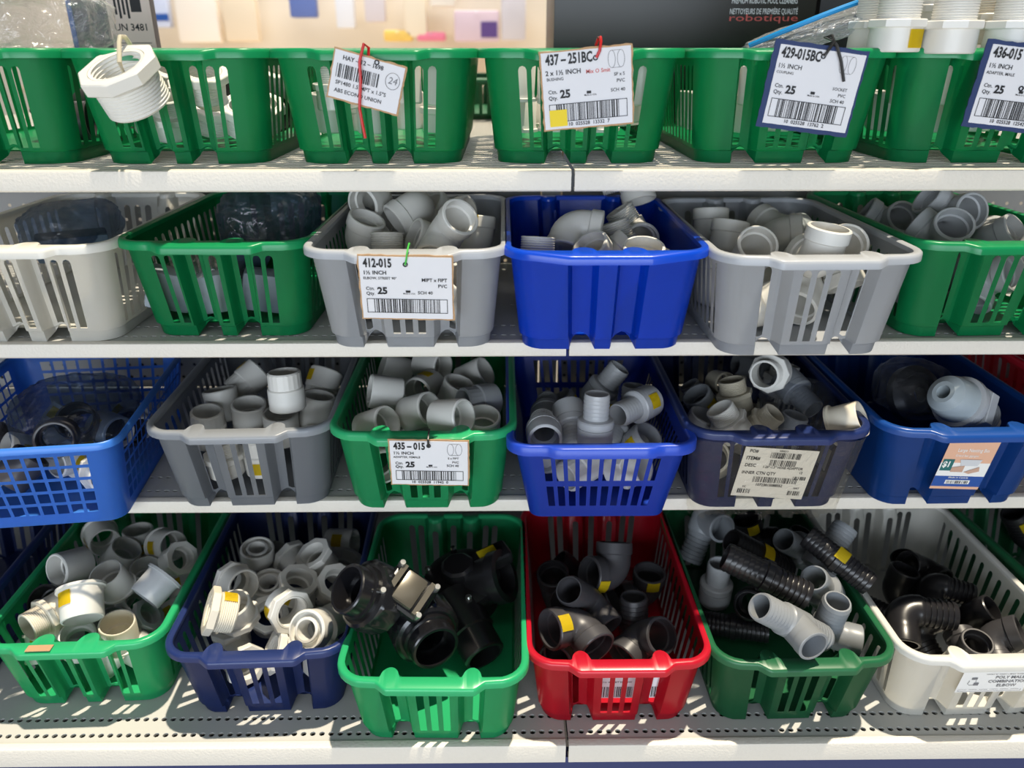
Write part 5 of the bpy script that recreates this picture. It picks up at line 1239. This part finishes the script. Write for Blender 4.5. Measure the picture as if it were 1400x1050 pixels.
carton('dark_carton', xr, xr + .26, 1.50, 1.72, Z1 + .004, Z1 + .36, mat('charcoal carton', (34, 34, 36), .5), 'charcoal carton behind the long blue-edged bag')
xu0, xu1 = at(92, 20, Y=1.47).x, at(204, 20, Y=1.47).x
cu_ = carton('battery_carton', xu0, xu1, 1.47, 1.50, Z1 + .004, Z1 + .30, mat('slate carton', (84, 82, 88), .5), 'slate carton with a UN 3481 battery label behind the hung bushing')
bm = bmesh.new(); box(bm, -.004, .004, -.002, .002, 0, .29); o = link('blue_edge', bm, M_BLUEP, cu_, 0); o.location = (-(xu1 - xu0) / 2 + .006, -.001, 0)
lw = (xu1 - xu0); bm = bmesh.new(); box(bm, -.037, .037, -.0006, 0, -.06, .06); o = link('battery_label', bm, mat('pink white label', (226, 206, 198), .6), cu_, 0); q = at(177, 20, Y=1.469); o.location = (q.x - (xu0 + xu1) / 2, -.0005, q.z - Z1 - .004)
bm = bmesh.new(); text(bm, 'UN 3481', 0, -.028, .0155, 1, 'CENTER'); 
for i in range(4): rect(bm, -.024 + i * .007, -.020 + i * .007, .0 - .006 * (i % 2), .045)
rect(bm, .004, .022, .004, .030); rect(bm, .008, .018, .030, .036); rect(bm, -.03, .03, -.045, -.0440); rect(bm, -.03, .03, -.050, -.0492)
o2 = link('label_lettering', bm, M_INK, o, 0); o2.matrix_local = FACE
fp = at(945, 50, Y=1.44)
# opposite side of the shelf: a basket row glimpsed between the front baskets
rb = basket('opp', 1, 640, 62, 0, 'pine', 'panel', 'dark green basket on the far side of the top shelf'); rb.matrix_world = Matrix.Translation((at(655, 170, Y=1.86).x, 1.90, Z1 + .0008)) @ Matrix.Diagonal((1, 1, .6, 1))
# packages hanging on the far wall
far = [(415, 4, .13, .13, (92, 112, 176), 'blue blister pack on the far wall'), (472, 8, .09, .20, (222, 224, 232), 'white bottle-shaped pack on the far wall beside the blue one'), (513, 6, .10, .16, (208, 200, 206), 'pinkish grey pack on the far wall'),
       (568, 14, .11, .24, (226, 214, 194), 'tall beige pack on the far wall'), (605, -6, .12, .10, (228, 222, 214), 'pale card on the far wall'), (652, 36, .22, .14, (206, 186, 200), 'lilac pack with a purple block on the far wall'), (702, 22, .12, .22, (200, 196, 204), 'grey pack beside the lilac one'),
       (212, 10, .14, .18, (196, 206, 232), 'pale blue bag with a blue stripe on the far wall'), (270, 12, .2, .3, (238, 230, 220), 'cream bag on the far wall above the hung bushing'), (330, 20, .16, .24, (226, 210, 186), 'tan card pack on the far wall'), (545, 49, .14, .05, (226, 190, 96), 'yellow pack low on the far wall'), (590, 50, .14, .04, (222, 120, 150), 'pink pack low on the far wall')]
for i, (px, py, w_, h_, c, lab) in enumerate(far):
    p = at(px, py, Y=4.16); r = empty('hanging_pack', Matrix.Translation(p), lab, 'package', 'packages on the far wall')
    bm = bmesh.new(); box(bm, -w_ / 2, w_ / 2, -.03, .03, -h_ / 2, h_ / 2); bevel(bm, .012, 2); link('pack_body', bm, mat('pack colour %d' % i, c, .5), r)
    bm = bmesh.new(); tube_path(bm, [(0, -.05, h_ / 2 - .01), (0, .13, h_ / 2 - .005)], .003, 6); link('peg_hook', bm, M_METAL, r)
    if i == 5:
        bm = bmesh.new(); box(bm, .02, .10, -.033, -.030, -.05, .02); link('purple_block', bm, mat('purple print', (86, 60, 128), .5), r, 0)
    if i == 7:
        bm = bmesh.new(); box(bm, -.07, .07, -.033, -.030, -.06, -.03); link('blue_stripe', bm, M_BLUEP, r, 0)
bm = bmesh.new()
for z in (.5, .95, 1.30):
    box(bm, -2.2, 1.2, 3.75, 4.28, z - .03, z)
tag(link('far_shelf', bm, mat('far shelf beige', (214, 196, 170), .6), smooth=0), 'beige far-aisle shelf glimpsed between the top baskets', 'shelf')
